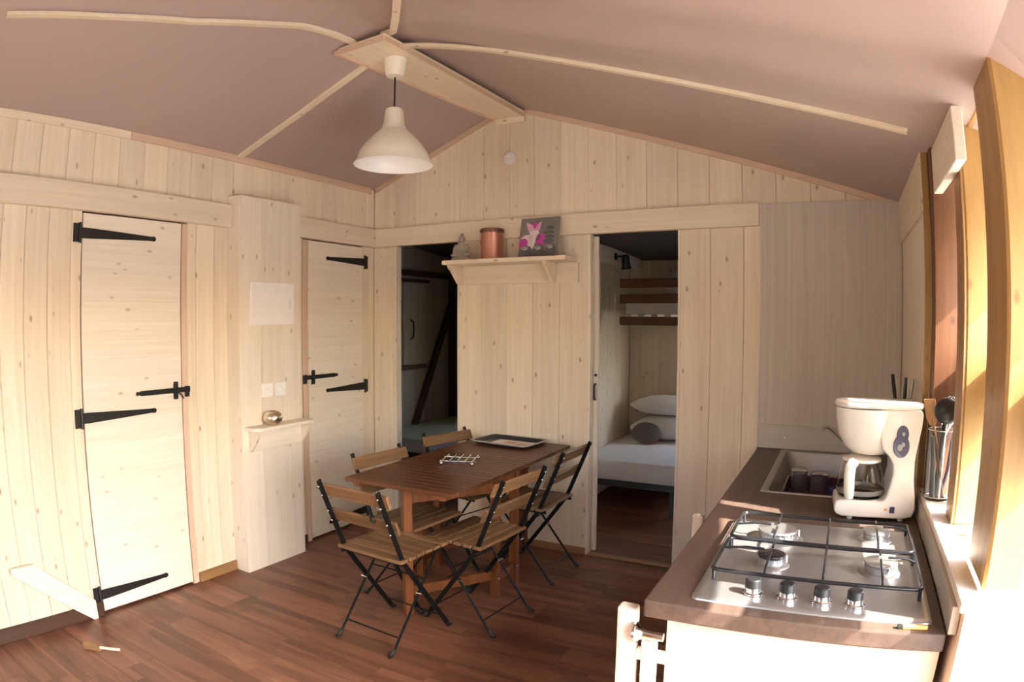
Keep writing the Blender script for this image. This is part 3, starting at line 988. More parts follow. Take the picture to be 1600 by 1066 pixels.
t = thing('copper_lantern', 'reddish copper cylinder lantern in the middle of the wall shelf', 'lantern', (1.073, -0.105, 1.884))
G().lathe([(0.0, 0.004), (0.068, 0.004), (0.0735, 0.0), (0.0745, 0.006), (0.0735, 0.012), (0.0735, 0.178), (0.076, 0.184), (0.076, 0.194), (0.070, 0.196), (0.068, 0.18), (0.068, 0.02), (0.0, 0.02)], 36).build('cylinder', M['copper'], t, smooth=40)
rm = G()
rm.lathe([(0.0745, 0.172), (0.077, 0.175), (0.077, 0.196), (0.072, 0.199), (0.070, 0.192)], 36)
rm.build('rim', M['copper_d'], t, smooth=40)
G().tube([(-0.068, 0.005, 0.176), (-0.086, 0.005, 0.150), (-0.090, 0.005, 0.115), (-0.085, 0.005, 0.085), (-0.0735, 0.005, 0.075)], 0.0022, 6).build('wire_handle', M['copper_d'], t, smooth=60)
for k in range(18):
    a = 2 * PI * k / 18
    G().box(-0.003, 0.003, -0.0015, 0.0015, 0.178, 0.190, RZ(a) @ T(0, -0.0775, 0)).build('rim_slot', M['black'], t)

# canvas print leaning on the beam
t = thing('canvas_picture', 'square canvas print of a white orchid and grey pebbles leaning on the wall shelf', 'picture', (1.402, -0.125, 1.884), -0.04)
lean = RX(-0.20)
S_ = 0.135
pc = B(-S_, S_, 0.0, 0.018, 0.0, 0.262, lean).build('canvas', M['canvas_bg'], t, 0.002)


def printed(poly, mat, name, lay):
    """thin printed shape on the canvas face; poly in canvas units 0..1"""
    q = [(-S_ + u * 2 * S_, v * 0.262) for u, v in poly]
    G().prism(q, 'y', -0.0004 - lay * 0.0003, 0.001, lean).build(name, mat, pc)


def ell(cx, cy, rx, ry, n=20, rot=0.0):
    return [(cx + rx * math.cos(a) * math.cos(rot) - ry * math.sin(a) * math.sin(rot), cy + rx * math.cos(a) * math.sin(rot) + ry * math.sin(a) * math.cos(rot)) for a in [2 * PI * i / n for i in range(n)]]


printed([(0.02, 0.03), (0.98, 0.03), (0.98, 0.16), (0.02, 0.14)], M['pebble'], 'ground_print', 0)
printed([(0.14, 0.90), (0.24, 0.86), (0.34, 0.80), (0.40, 0.66), (0.30, 0.58), (0.21, 0.68)], M['petal_p'], 'petal', 1)
printed([(0.56, 0.90), (0.48, 0.86), (0.42, 0.80), (0.37, 0.66), (0.45, 0.58), (0.52, 0.70)], M['petal_p'], 'petal', 1)
printed([(0.28, 0.68), (0.48, 0.68), (0.55, 0.52), (0.50, 0.40), (0.36, 0.36), (0.24, 0.50)], M['petal'], 'petal', 2)
printed(ell(0.38, 0.82, 0.055, 0.075), M['magenta'], 'flower_heart', 3)
printed(ell(0.22, 0.39, 0.20, 0.19), M['petal'], 'petal', 2)
printed(ell(0.12, 0.36, 0.12, 0.13), M['magenta'], 'petal', 3)
printed(ell(0.57, 0.44, 0.14, 0.15, rot=0.5), M['magenta'], 'petal', 2)
printed(ell(0.34, 0.32, 0.07, 0.15, rot=-0.3), M['petal'], 'petal', 3)
for cx, cy, rx, ry, mt in ((0.77, 0.40, 0.13, 0.06, 'pebble'), (0.79, 0.50, 0.12, 0.055, 'pebble'), (0.76, 0.61, 0.13, 0.065, 'pebble'), (0.79, 0.72, 0.095, 0.065, 'pebble')):
    printed(ell(cx, cy, rx, ry), M[mt], 'pebble', 4)
for cx, cy, rx, ry in ((0.19, 0.19, 0.16, 0.12), (0.53, 0.19, 0.155, 0.125), (0.85, 0.21, 0.135, 0.125)):
    printed(ell(cx, cy, rx, ry), M['pebble'], 'pebble', 5)
    printed(ell(cx - 0.03, cy + 0.05, rx * 0.62, ry * 0.42), M['pebble_l'], 'pebble_shine', 6)
    printed(ell(cx, cy + 0.02, rx * 0.30, ry * 0.12, rot=0.3), M['petal'], 'pebble_shine', 7)
for v in (0.455, 0.555, 0.665):
    printed([(0.68, v), (0.88, v + 0.01), (0.88, v + 0.022), (0.68, v + 0.012)], M['pebble_l'], 'pebble_shine', 6)

# white round smoke detector
t = thing('smoke_detector', 'white round smoke detector high on the pine gable', 'smoke detector', (1.148, 0.0, 2.562))
G().lathe([(0.047, 0.0), (0.047, 0.010), (0.044, 0.018), (0.034, 0.024), (0.0, 0.026)], 28, RX(PI / 2)).build('housing', M['paper'], t, smooth=45)
G().lathe([(0.012, 0.022), (0.012, 0.029), (0.0, 0.029)], 16, RX(PI / 2) @ T(0, 0.012, 0)).build('test_button', M['white'], t, smooth=45)

# ------------------------------------------------------------------ pendant lamp
t = thing('pendant_lamp', 'cream enamel pendant lamp with a wide bell shade hanging from the ridge board', 'lamp', (1.126, -1.206, 2.832))
G().lathe([(0.0, 0.0), (0.0, -0.0), (0.056, -0.002), (0.060, -0.006), (0.058, -0.018), (0.048, -0.088), (0.044, -0.096), (0.006, -0.100), (0.0, -0.100)], 28).build('ceiling_cup', M['lamp'], t, smooth=40)
G().tube([(0, 0, -0.095), (0, 0, -0.285)], 0.0045, 8).build('cord', M['black'], t, smooth=60)
so = [(0.010, -0.266), (0.040, -0.268), (0.0455, -0.276), (0.055, -0.352), (0.060, -0.358), (0.064, -0.372), (0.078, -0.386), (0.110, -0.414), (0.146, -0.454), (0.170, -0.492), (0.181, -0.518), (0.184, -0.528), (0.196, -0.552), (0.200, -0.558)]
si = [(r - 0.0025, z - 0.001) for r, z in so[::-1]]
G().lathe(so, 48, cap=False).build('shade', M['lamp'], t, smooth=35)
G().lathe([(0.200, -0.558)] + si, 48, cap=False).build('shade_lining', M['lampin'], t, smooth=35)
G().lathe([(0.0, -0.30), (0.022, -0.30), (0.022, -0.37), (0.017, -0.375), (0.0, -0.375)], 18).build('lamp_holder', M['white'], t, smooth=40)
G().lathe([(0.013, -0.372), (0.014, -0.395), (0.026, -0.42), (0.030, -0.442), (0.024, -0.464), (0.0, -0.474)], 20).build('bulb', M['lampin'], t, smooth=60)

# ------------------------------------------------------------------ dining table
TX0, TX1, TY0, TY1, TZ = 0.945, 1.595, -1.375, -0.02, 0.708
t = thing('dining_table', 'reddish brown wooden drop-leaf table with slatted top against the back wall', 'table', (1.27, -0.70, 0))
w2x = (TX1 - TX0) / 2
n, gap = 25, 0.0022
sp_ = (TY1 - TY0) / n
for i in range(n):
    y0 = TY0 + 0.70 + i * sp_
    sw = 0.0
    B(-w2x, w2x, y0 + gap / 2, y0 + sp_ - gap / 2, TZ - 0.020, TZ).build('slat', M['table'], t, 0.0015)
for x in (-w2x + 0.05, w2x - 0.085):
    for a, b in ((-0.665, -0.20), (-0.17, 0.17), (0.20, 0.665)):
        B(x, x + 0.035, a, b, TZ - 0.042, TZ - 0.020).build('batten', M['table_z'], t, 0.002)
lg = 0.044
for x, y in ((0.242, -0.135), (0.242, 0.080), (-0.286, -0.075), (-0.286, 0.100)):
    B(x - lg / 2, x + lg / 2, y - lg / 2, y + lg / 2, 0, TZ - 0.042).build('leg', M['table_z'], t, 0.003)
for x, ya_, yb_ in ((0.242, -0.113, 0.058), (-0.286, -0.053, 0.078)):
    B(x - 0.013, x + 0.013, ya_, yb_, 0.57, 0.655).build('apron', M['table_z'], t, 0.002)
    B(x - 0.013, x + 0.013, ya_, yb_, 0.085, 0.130).build('stretcher', M['table_z'], t, 0.002)
for y in (-0.045, 0.060):
    B(-0.272, 0.228, y - 0.012, y + 0.012, 0.58, 0.655).build('apron', M['table_z'], t, 0.002)
# swung-out gate legs that carry the leaves
def gate(px, py, gx, gy):
    ang = math.atan2(gy - py, gx - px)
    ln = math.hypot(gx - px, gy - py)
    m = T(px, py, 0) @ RZ(ang)
    g = G().box(ln - 0.023, ln + 0.023, -0.023, 0.023, 0, TZ - 0.042, m)
    lgo = g.build('leg', M['table_z'], t, 0.003)
    G().box(0.02, ln - 0.022, -0.012, 0.012, 0.10, 0.152, m).build('gate_rail', M['table_z'], t, 0.002)
    G().box(0.02, ln - 0.022, -0.012, 0.012, 0.585, 0.640, m).build('gate_rail', M['table_z'], t, 0.002)
gate(0.242, -0.135, -0.035, -0.545)
gate(-0.286, 0.100, 0.03, 0.61)
for x, y in ((0.2645, -0.135), (0.2645, 0.080)):
    for z in (0.105, 0.61):
        G().lathe([(0.0, 0.0), (0.008, 0.0), (0.006, 0.004), (0.0, 0.005)], 10, T(x, y, z) @ RY(PI / 2)).build('bolt_head', M['chrome'], t, smooth=50)

# baking tray with a leaflet lying in it
t = thing('baking_tray', 'black baking tray with a bright rolled rim at the wall end of the table', 'tray', (1.228, -0.150, TZ), -0.10)
def rrect(hx, hy, r, n=6):
    out = []
    for cx, cy, a0 in ((hx - r, hy - r, 0), (-hx + r, hy - r, PI / 2), (-hx + r, -hy + r, PI), (hx - r, -hy + r, 3 * PI / 2)):
        for i in range(n + 1):
            a = a0 + PI / 2 * i / n
            out.append((cx + r * math.cos(a), cy + r * math.sin(a)))
    return out
def loops(levels, close_first=True, close_last=True):
    """levels: [(polygon, z)...] with equal counts"""
    vs, fs = [], []
    n = len(levels[0][0])
    for poly, z in levels:
        vs += [(x, y, z) for x, y in poly]
    for i in range(len(levels) - 1):
        for k in range(n):
            fs.append((i * n + k, i * n + (k + 1) % n, (i + 1) * n + (k + 1) % n, (i + 1) * n + k))
    if close_first:
        fs.append(tuple(range(n))[::-1])
    if close_last:
        fs.append(tuple(range((len(levels) - 1) * n, len(levels) * n)))
    return vs, fs
G().add(*loops([(rrect(0.185, 0.118, 0.03), 0.001), (rrect(0.198, 0.131, 0.035), 0.020), (rrect(0.209, 0.142, 0.04), 0.021), (rrect(0.209, 0.142, 0.04), 0.0235), (rrect(0.196, 0.129, 0.033), 0.022), (rrect(0.184, 0.117, 0.028), 0.003)])).build('pan', M['tray'], t, smooth=40)
G().tube([(x, y, 0.021) for x, y in rrect(0.209, 0.142, 0.04)], 0.0050, 8, closed=True).build('rolled_rim', M['traymetal'], t, smooth=60)
t = thing('leaflet', 'white printed leaflet with a pinkish picture lying in the baking tray', 'leaflet', (1.262, -0.178, TZ + 0.0035), -0.06)
B(-0.140, 0.140, -0.088, 0.088, 0, 0.004).build('sheet', M['paper'], t)
for x0, x1, y0, y1 in ((-0.06, 0.02, -0.02, 0.055), (0.03, 0.11, -0.055, 0.03), (-0.02, 0.06, -0.07, -0.03)):
    B(x0, x1, y0, y1, 0.004, 0.0043).build('picture', M['paper_p'], t)

# wire trivet
t = thing('wire_trivet', 'chromed wire trivet of parallel rods in the middle of the table', 'trivet', (1.250, -0.770, TZ), 0.35)
for i in range(5):
    x = -0.085 + i * 0.0425
    G().tube([(x, -0.100, 0.0205), (x, 0.100, 0.0205)], 0.0032, 8).build('rod', M['chrome'], t, smooth=60)
for y in (-0.055, 0.055):
    G().tube([(-0.10, y, 0.0145), (0.10, y, 0.0145)], 0.0032, 8).build('cross_rod', M['chrome'], t, smooth=60)
for x in (-0.085, 0.085):
    for y in (-0.088, 0.088):
        G().ball((x, y, 0.0095), 0.0095, 0.0095, 0.0095, 12, 8).build('foot', M['chrome'], t, smooth=60)


# ------------------------------------------------------------------ folding bistro chairs
def make_chair(name, label):
    t = thing(name, label, 'chair', (0, 0, 0), 0, 'folding chairs around the table')
    for s in (-1, 1):
        x = s * 0.183
        # long bar: front foot, bent at the seat, up to the back
        pts = [(x, 0.205, 0.012), (x, 0.03, 0.240), (x, -0.085, 0.392), (x, -0.112, 0.430), (x, -0.135, 0.480), (x, -0.225, 0.690), (x, -0.262, 0.778)]
        g = G()
        vs, fs = [], []
        for i, p in enumerate(pts):
            p = Vector(p)
            d = (Vector(pts[min(i + 1, 6)]) - Vector(pts[max(i - 1, 0)])).normalized()
            nrm = Vector((0, -d.z, d.y))
            for a, b in ((-1, -1), (1, -1), (1, 1), (-1, 1)):
                vs.append(p + Vector((a * 0.0045, 0, 0)) + nrm * (b * 0.0115))
        for i in range(6):
            for k in range(4):
                fs.append((i * 4 + k, i * 4 + (k + 1) % 4, i * 4 + 4 + (k + 1) % 4, i * 4 + 4 + k))
        fs += [(3, 2, 1, 0), (24, 25, 26, 27)]
        bar = g.add(vs, fs).build('long_leg', M['blackmetal'], t, 0.001)
        G().tube([(x, 0.190, 0.032), (x, 0.206, 0.012), (x, 0.224, 0.009)], [0.010, 0.0115, 0.009], 8).build('foot_cap', M['black'], bar, smooth=50)
        for f in (0.575, 0.625, 0.705, 0.748):
            yy = -0.135 - (f - 0.48) * 0.4286 - 0.012
            G().ball((x, yy - 0.001, f), 0.005, 0.004, 0.005, 8, 6).build('rivet', M['chrome'], bar, smooth=60)
        # short bar: seat front down to the rear foot
        xi = s * 0.168
        bar2 = G().tube([(xi, 0.150, 0.425), (xi, -0.170, 0.028), (xi, -0.188, 0.012), (xi, -0.205, 0.009)], [0.0065, 0.0065, 0.0068, 0.0068], 8).build('short_leg', M['blackmetal'], t, smooth=40)
        G().tube([(xi, -0.172, 0.030), (xi, -0.189, 0.012), (xi, -0.208, 0.0095)], [0.0095, 0.011, 0.0095], 8).build('foot_cap', M['black'], bar2, smooth=50)
        G().tube([(s * 0.160, 0.0, 0.2445), (s * 0.192, 0.0, 0.2445)], 0.0055, 8).build('pivot_bolt', M['chrome'], bar2, smooth=50)
        B(xi - 0.004, xi + 0.004, -0.150, 0.175, 0.414, 0.430).build('seat_bearer', M['blackmetal'], t, 0.001)
    G().tube([(-0.168, -0.135, 0.072), (0.168, -0.135, 0.072)], 0.0040, 6).build('cross_bar', M['blackmetal'], t, smooth=60)
    G().tube([(-0.183, 0.150, 0.083), (0.183, 0.150, 0.083)], 0.0040, 6).build('cross_bar', M['blackmetal'], t, smooth=60)
    G().tube([(-0.183, -0.100, 0.408), (0.183, -0.100, 0.408)], 0.0050, 6).build('cross_bar', M['blackmetal'], t, smooth=60)
    G().tube([(-0.168, 0.045, 0.300), (0.168, 0.045, 0.300)], 0.0040, 6).build('cross_bar', M['blackmetal'], t, smooth=60)
    # seat slats run from side to side
    n = 6
    w = 0.345 / n
    for i in range(n):
        y = -0.150 + i * w
        B(-0.200, 0.200, y + 0.0045, y + w - 0.0045, 0.430, 0.446).build('seat_slat', M['chair'], t, 0.0025)
    # two back slats on the front of the long bars
    for zc in (0.600, 0.727):
        yb = -0.135 - (zc - 0.48) * 0.4286
        m = T(0, yb + 0.011, zc) @ RX(math.atan(0.4286))
        G().box(-0.212, 0.212, -0.0002, 0.0145, -0.033, 0.033, m).build('back_slat', M['chair'], t, 0.003)
    return t


CH = [
    ('folding slatted chair at the near end of the table, turned with its back to us', (1.292, -1.455), math.radians(-4.5)),
    ('folding slatted chair at the near right side of the table, facing left', (1.562, -1.075), math.radians(90 - 5.5)),
    ('folding slatted chair by the wall, right of the table, next to the bedroom door', (1.535, -0.385), math.radians(90 - 2)),
    ('folding slatted chair left of the table, in front of the second plank door', (1.095, -1.012), math.radians(-90 - 5)),
    ('folding slatted chair far left of the table, in front of the dark doorway', (1.070, -0.335), math.radians(-90 - 13)),
]
c0 = make_chair('folding_chair', CH[0][0])
c0.location, c0.rotation_euler = (*CH[0][1], 0), (0, 0, CH[0][2])
for lab, (x, y), rz in CH[1:]:
    dup(c0, (x, y, 0), rz, lab)
G().tube([(0.075, -0.178, 0.640), (0.075, -0.200, 0.640), (0.083, -0.206, 0.626), (0.104, -0.205, 0.622), (0.112, -0.204, 0.634)], 0.0055, 8).build('hook', M['black'], c0, smooth=50)

# ------------------------------------------------------------------ kitchen counter
CX0, CX1, CY0, CY1, CZ = 2.742, W - 0.014, -2.256, -0.022, 0.79
pan = struct('trim_8')
B(2.738, W - 0.002, -0.020, -0.0005, CZ + 0.0, 2.1495).build('laminate_panel', M['laminate'], pan, 0.001)
B(2.731, 2.738, -0.022, -0.0005, CZ, 2.1495).build('edge_strip', M['white_z'], pan)
B(2.750, W - 0.014, -0.036, -0.020, CZ + 0.001, 0.924).build('splash_strip', M['laminate_x'], pan, 0.001)
for x in (2.89, 3.35):
    G().lathe([(0.0, 0.0), (0.005, 0.0), (0.004, 0.002), (0.0, 0.0025)], 10, T(x, -0.036, 0.853) @ RX(PI / 2)).build('screw', M['chrome'], pan)

SX0, SX1, SY0, SY1 = 2.893, 3.385, -1.012, -0.085          # hole for the sink
t = thing('worktop', 'dark brown kitchen worktop running along the right wall', 'worktop', (0, 0, 0))
wt = G()
def slab_with_hole(x0, x1, y0, y1, z0, z1, hx0, hx1, hy0, hy1):
    o = [(x0, y0), (x1, y0), (x1, y1), (x0, y1)]
    i = [(hx0, hy0), (hx1, hy0), (hx1, hy1), (hx0, hy1)]
    vs = [(x, y, z) for z in (z0, z1) for x, y in o + i]
    fs = []
    for k in range(4):
        j = (k + 1) % 4
        fs.append((k, 4 + k, 4 + j, j))
        fs.append((8 + k, 8 + j, 12 + j, 12 + k))
        fs.append((k, j, 8 + j, 8 + k))
        fs.append((4 + k, 12 + k, 12 + j, 4 + j))
    return vs, fs
wt.add(*slab_with_hole(CX0, CX1, CY0, CY1, CZ - 0.048, CZ, SX0, SX1, SY0, SY1))
wt.build('slab', M['worktop'], t, 0.006, 2)

t = thing('base_cabinet', 'pale maple kitchen base cabinet under the brown worktop', 'cabinet', (0, 0, 0))
B(2.795, CX1, CY0 + 0.044, CY0 + 0.0525, 0.0, CZ - 0.049).build('end_panel', M['maple'], t, 0.0015)
B(2.797, 2.815, CY0 + 0.053, CY1 - 0.03, 0.08, 0.70).build('side_panel', M['maple'], t, 0.001)
B(2.845, CX1, CY0 + 0.053, CY1 - 0.03, 0.0, 0.08).build('plinth', M['laminate_y'], t, 0.001)
ya = -2.175
B(2.664, 2.716, -2.235, -2.190, 0.0, 0.748).build('front_post', M['white_z'], t, 0.008, 2)
B(2.636, 2.682, -1.225, -1.185, 0.0, 0.716).build('front_post', M['white_z'], t, 0.008, 2)
for y in (-2.2125, -1.205):
    B(2.683 if y > -2 else 2.717, 2.797, y - 0.012, y + 0.012, 0.60, 0.63).build('post_arm', M['white_x'], t, 0.002)
for y in (-2.238,):
    k = G()
    k.lathe([(0.030, 0.0), (0.030, 0.006), (0.018, 0.014), (0.011, 0.03), (0.011, 0.078)], 20, T(2.716, y, 0.685) @ RY(PI / 2))
    k.build('chrome_mount', M['chrome'], t, smooth=40)
G().tube([(2.752, -2.214, 0.655), (2.752, -2.214, 0.0)], 0.022, 16).build('white_pipe', M['white'], t, smooth=50)

# ---- gas hob
HX0, HX1, HY0, HY1 = 2.850, 3.455, -2.205, -1.455
t = thing('gas_hob', 'stainless steel four-burner gas hob set in the near end of the worktop', 'hob', (0, 0, CZ))
def rr(x0, x1, y0, y1, r, n=4):
    return [(x + (x0 + x1) / 2, y + (y0 + y1) / 2) for x, y in rrect((x1 - x0) / 2, (y1 - y0) / 2, r, n)]
G().add(*loops([(rr(HX0, HX1, HY0, HY1, 0.018), 0.0), (rr(HX0 + 0.001, HX1 - 0.001, HY0 + 0.001, HY1 - 0.001, 0.018), 0.004), (rr(HX0 + 0.008, HX1 - 0.008, HY0 + 0.008, HY1 - 0.008, 0.016), 0.0085),
                (rr(HX0 + 0.022, HX1 - 0.022, HY0 + 0.022, HY1 - 0.022, 0.014), 0.0085), (rr(HX0 + 0.034, HX1 - 0.034, HY0 + 0.115, HY1 - 0.030, 0.014), 0.0055)])).build('plate', M['steel'], t, smooth=30)
PZ = 0.0056
def burner(x, y, r, cap_mat, tooth):
    m = T(x, y, PZ)
    b = G().lathe([(r * 1.45, 0.0), (r * 1.38, 0.003), (r * 1.05, 0.005), (r * 1.0, 0.006), (r * 1.0, 0.022), (r * 0.9, 0.025), (0.0, 0.025)], 32, m).build('burner', M['steel'], t, smooth=40)
    G().lathe([(r * 1.06, 0.0255), (r * 1.10, 0.029), (r * 1.08, 0.034), (r * 0.9, 0.036), (0.0, 0.0365)], 32, m).build('burner_cap', cap_mat, b, smooth=40)
    g = G()
    for k in range(tooth):
        a = 2 * PI * k / tooth
        g.box(-0.0015, 0.0015, r * 0.92, r * 1.04, 0.014, 0.0256, m @ RZ(a))
    g.build('flame_ports', M['steel'], b)
    G().tube([(x + r * 1.15, y + r * 0.6, PZ), (x + r * 1.15, y + r * 0.6, PZ + 0.024)], 0.003, 8).build('igniter', M['white'], b, smooth=50)
M['capsteel'] = plain('worn_alloy_cap', (0.55, 0.55, 0.54), 0.35, 0.9)
burner(3.010, -1.640, 0.058, M['capsteel'], 26)
burner(3.018, -1.890, 0.037, M['steel_dark'], 20)
burner(3.325, -1.560, 0.040, M['capsteel'], 20)
burner(3.328, -1.865, 0.043, M['capsteel'], 22)
def grate(y0, y1):
    x0, x1, z = HX0 + 0.028, HX1 - 0.022, 0.040
    f = G().tube([(x, y, z) for x, y in rr(x0, x1, y0, y1, 0.02, 4)], 0.0058, 8, closed=True).build('pan_support', M['steel_dark'], t, smooth=60)
    for x in (x0 + 0.004, x1 - 0.004):
        for y in (y0 + 0.01, y1 - 0.01):
            G().tube([(x, y, 0.006), (x, y, z)], 0.0048, 8).build('support_leg', M['steel_dark'], f, smooth=60)
    ym = (y0 + y1) / 2
    return f, x0, x1, z
for (y0, y1, bs) in ((-1.775, -1.490, ((3.010, -1.640), (3.325, -1.560))), (-2.075, -1.787, ((3.018, -1.890), (3.328, -1.865)))):
    f, x0, x1, z = grate(y0, y1)
    for bx, by in bs:
        for ya_, yb_ in ((y0, by - 0.022), (y1, by + 0.022)):
            G().tube([(bx, ya_, z), (bx, ya_ + (yb_ - ya_) * 0.25, z + 0.010), (bx, yb_, z + 0.010)], 0.0038, 8).build('finger', M['steel_dark'], f, smooth=60)
        s = 1 if bx > 3.16 else -1
        xe = x1 if s > 0 else x0
        G().tube([(xe, by, z), (bx + s * 0.075, by, z + 0.010), (bx + s * 0.022, by, z + 0.010)], 0.0038, 8).build('finger', M['steel_dark'], f, smooth=60)
    G().tube([(3.172, y0, z), (3.172, y0 + 0.03, z + 0.010), (3.172, y1 - 0.03, z + 0.010), (3.172, y1, z)], 0.0038, 8).build('finger', M['steel_dark'], f, smooth=60)
for i, (x, y) in enumerate(((2.998, -2.128), (3.086, -2.130), (3.174, -2.130), (3.258, -2.130))):
    kb = G().lathe([(0.0, 0.0085), (0.027, 0.0085), (0.027, 0.012), (0.0215, 0.014), (0.0205, 0.030), (0.0, 0.030)], 24, T(x, y, 0)).build('knob', M['chrome'], t, smooth=40)
    G().lathe([(0.0212, 0.026), (0.0205, 0.046), (0.0175, 0.049), (0.0, 0.0495)], 24, T(x, y, 0)).build('knob_grip', M['black'], kb, smooth=40)

t = tag(B(-0.032, 0.032, -0.006, 0.006, 0, 0.011, T(0, 0, 0)).build('lighter', M['orange'], None, 0.003, 2), 'small orange lighter lying at the front edge of the worktop before the hob', 'lighter')
t.location, t.rotation_euler = (3.408, -2.2315, CZ + 0.0002), (0, 0, 0.06)
B(-0.044, -0.0322, -0.0055, 0.0055, 0.001, 0.010).build('lighter_tip', M['black'], t, 0.001)

# ---- sink
t = thing('kitchen_sink', 'stainless steel sink let into the far end of the worktop', 'sink', (0, 0, CZ))
sx0, sx1, sy0, sy1 = 2.877, 3.400, -1.030, -0.065
G().add(*loops([(rr(sx0, sx1, sy0, sy1, 0.02), 0.0005), (rr(sx0 + 0.002, sx1 - 0.002, sy0 + 0.002, sy1 - 0.002, 0.02), 0.005), (rr(sx0 + 0.012, sx1 - 0.012, sy0 + 0.012, sy1 - 0.012, 0.02), 0.006),
                (rr(sx0 + 0.030, sx1 - 0.030, sy0 + 0.030, sy1 - 0.030, 0.03), -0.001), (rr(sx0 + 0.045, sx1 - 0.045, sy0 + 0.045, sy1 - 0.045, 0.05), -0.06), (rr(sx0 + 0.055, sx1 - 0.055, sy0 + 0.055, sy1 - 0.055, 0.05), -0.125),
                (rr(sx0 + 0.085, sx1 - 0.085, sy0 + 0.085, sy1 - 0.085, 0.04), -0.135)], close_first=False)).build('basin', M['steel'], t, smooth=40)
G().lathe([(0.0, 0.0), (0.036, 0.0), (0.040, 0.003), (0.0, 0.004)], 20, T(3.02, -0.20, -0.134)).build('drain', M['black'], t, smooth=40)

t = thing('tap', 'chrome kitchen tap with a bent spout behind the coffee machine', 'tap', (3.235, -0.095, CZ - 0.003))
t.location = (3.255, -0.0505, CZ + 0.0)
G().lathe([(0.0, 0.0), (0.014, 0.0), (0.014, 0.02), (0.012, 0.055), (0.0, 0.06)], 18).build('tap_body', M['chrome'], t, smooth=40)
G().tube([(0, 0, 0.03), (-0.05, -0.03, 0.075), (-0.10, -0.06, 0.125), (-0.130, -0.075, 0.150), (-0.150, -0.085, 0.152), (-0.162, -0.09, 0.138)], [0.009] * 5 + [0.010], 10).build('spout', M['chrome'], t, smooth=60)
G().tube([(0, 0, 0.055), (0.02, -0.03, 0.085), (0.04, -0.06, 0.10)], [0.006, 0.005, 0.006], 8).build('lever', M['chrome'], t, smooth=60)

t = thing('dish_drainer', 'dark purple plastic dish drainer inside the sink', 'dish rack', (3.105, -0.745, CZ - 0.1345), 0)
hx, hy = 0.150, 0.195
G().add(*loops([(rrect(hx - 0.02, hy - 0.02, 0.05), 0.0), (rrect(hx - 0.005, hy - 0.005, 0.05), 0.085), (rrect(hx, hy, 0.052), 0.105), (rrect(hx, hy, 0.052), 0.112), (rrect(hx - 0.008, hy - 0.008, 0.048), 0.112), (rrect(hx - 0.012, hy - 0.012, 0.045), 0.06)])).build('drainer_tub', M['purple'], t, smooth=40)
for i in range(7):
    y = -0.165 + i * 0.055
    G().box(-0.125, 0.125, y - 0.005, y + 0.005, 0.060, 0.070).build('drainer_rib', M['purple'], t, 0.002)


def tumbler(x, y, label, h=0.105, r=0.038):
    t = thing('drinking_glass', label, 'glass', (x, y, CZ - 0.1355 + 0.0705), 0, 'glasses upside down in the drainer')
    G().lathe([(r, 0.0), (r + 0.001, 0.004), (r - 0.001, h - 0.01), (r - 0.006, h), (0.0, h), (0.0, h - 0.010), (r - 0.008, h - 0.012), (r - 0.004, 0.004), (r - 0.003, 0.0), (r, 0.0)], 28, cap=False).build('tumbler', M['glass'], t, smooth=50)
    return t
tumbler(3.015, -0.690, 'clear drinking glass upside down in the purple drainer, the left one')
tumbler(3.108, -0.745, 'clear drinking glass upside down in the purple drainer, the right one', 0.105, 0.041)
t = thing('sponge', 'dark blue sponge lying in the purple drainer behind the coffee jug', 'sponge', (3.185, -0.80, CZ - 0.1355 + 0.0705), 0.3)
B(-0.028, 0.028, -0.045, 0.045, 0, 0.052).build('foam', M['blue'], t, 0.006, 2)

# ---- coffee machine
t = thing('coffee_machine', 'cream white filter coffee machine with a navy badge on the worktop', 'coffee machine', (3.325, -1.235, CZ), 0.06)
hw = 0.092
prof = [(-0.142, 0.020), (-0.150, 0.034), (-0.146, 0.066), (-0.130, 0.074), (0.020, 0.074), (0.034, 0.086), (0.044, 0.130), (0.052, 0.175), (0.050, 0.210), (0.036, 0.235), (0.010, 0.262), (0.0, 0.30), (0.0, 0.405), (0.140, 0.405), (0.150, 0.39),
        (0.146, 0.34), (0.134, 0.27), (0.128, 0.22), (0.130, 0.16), (0.138, 0.10), (0.143, 0.05), (0.134, 0.020), (0.10, 0.012), (-0.12, 0.012)]
cm = G().prism(prof, 'y', -hw, hw).build('body', M['ivory'], t, 0.016, 3, smooth=50)
G().lathe([(0.030, 0.228), (0.062, 0.234), (0.092, 0.258), (0.116, 0.305), (0.124, 0.36), (0.127, 0.400), (0.0, 0.404)], 40, T(-0.030, 0, 0) @ Matrix.Diagonal((1.0, 0.80, 1, 1))).build('filter_housing', M['ivory'], t, smooth=40)
lidp = [(-0.163, 0.0), (-0.155, -0.05), (-0.12, -0.09), (-0.06, -0.104), (0.10, -0.098), (0.145, -0.085), (0.156, -0.05), (0.156, 0.05), (0.145, 0.085), (0.10, 0.098), (-0.06, 0.104), (-0.12, 0.09), (-0.155, 0.05)]
G().prism(lidp, 'z', 0.404, 0.424).build('lid', M['ivory'], t, 0.008, 2, smooth=50)
for x in (-0.09, 0.095):
    for y in (-0.065, 0.065):
        G().lathe([(0.0, 0.0), (0.010, 0.0), (0.012, 0.014), (0.0, 0.014)], 12, T(x, y, 0)).build('foot', M['ivory'], t, smooth=40)
bm_ = RX(PI / 2)
G().add(*loops([(ell(0.078, 0.318, 0.022, 0.032), 0.0), (ell(0.078, 0.318, 0.020, 0.030), 0.005)]), M=T(0, -hw, 0) @ bm_).build('badge', M['navy'], t, smooth=40)
G().add(*loops([(ell(0.075, 0.276, 0.030, 0.042), 0.0), (ell(0.075, 0.276, 0.027, 0.039), 0.006)]), M=T(0, -hw, 0) @ bm_).build('badge', M['navy'], t, smooth=40)
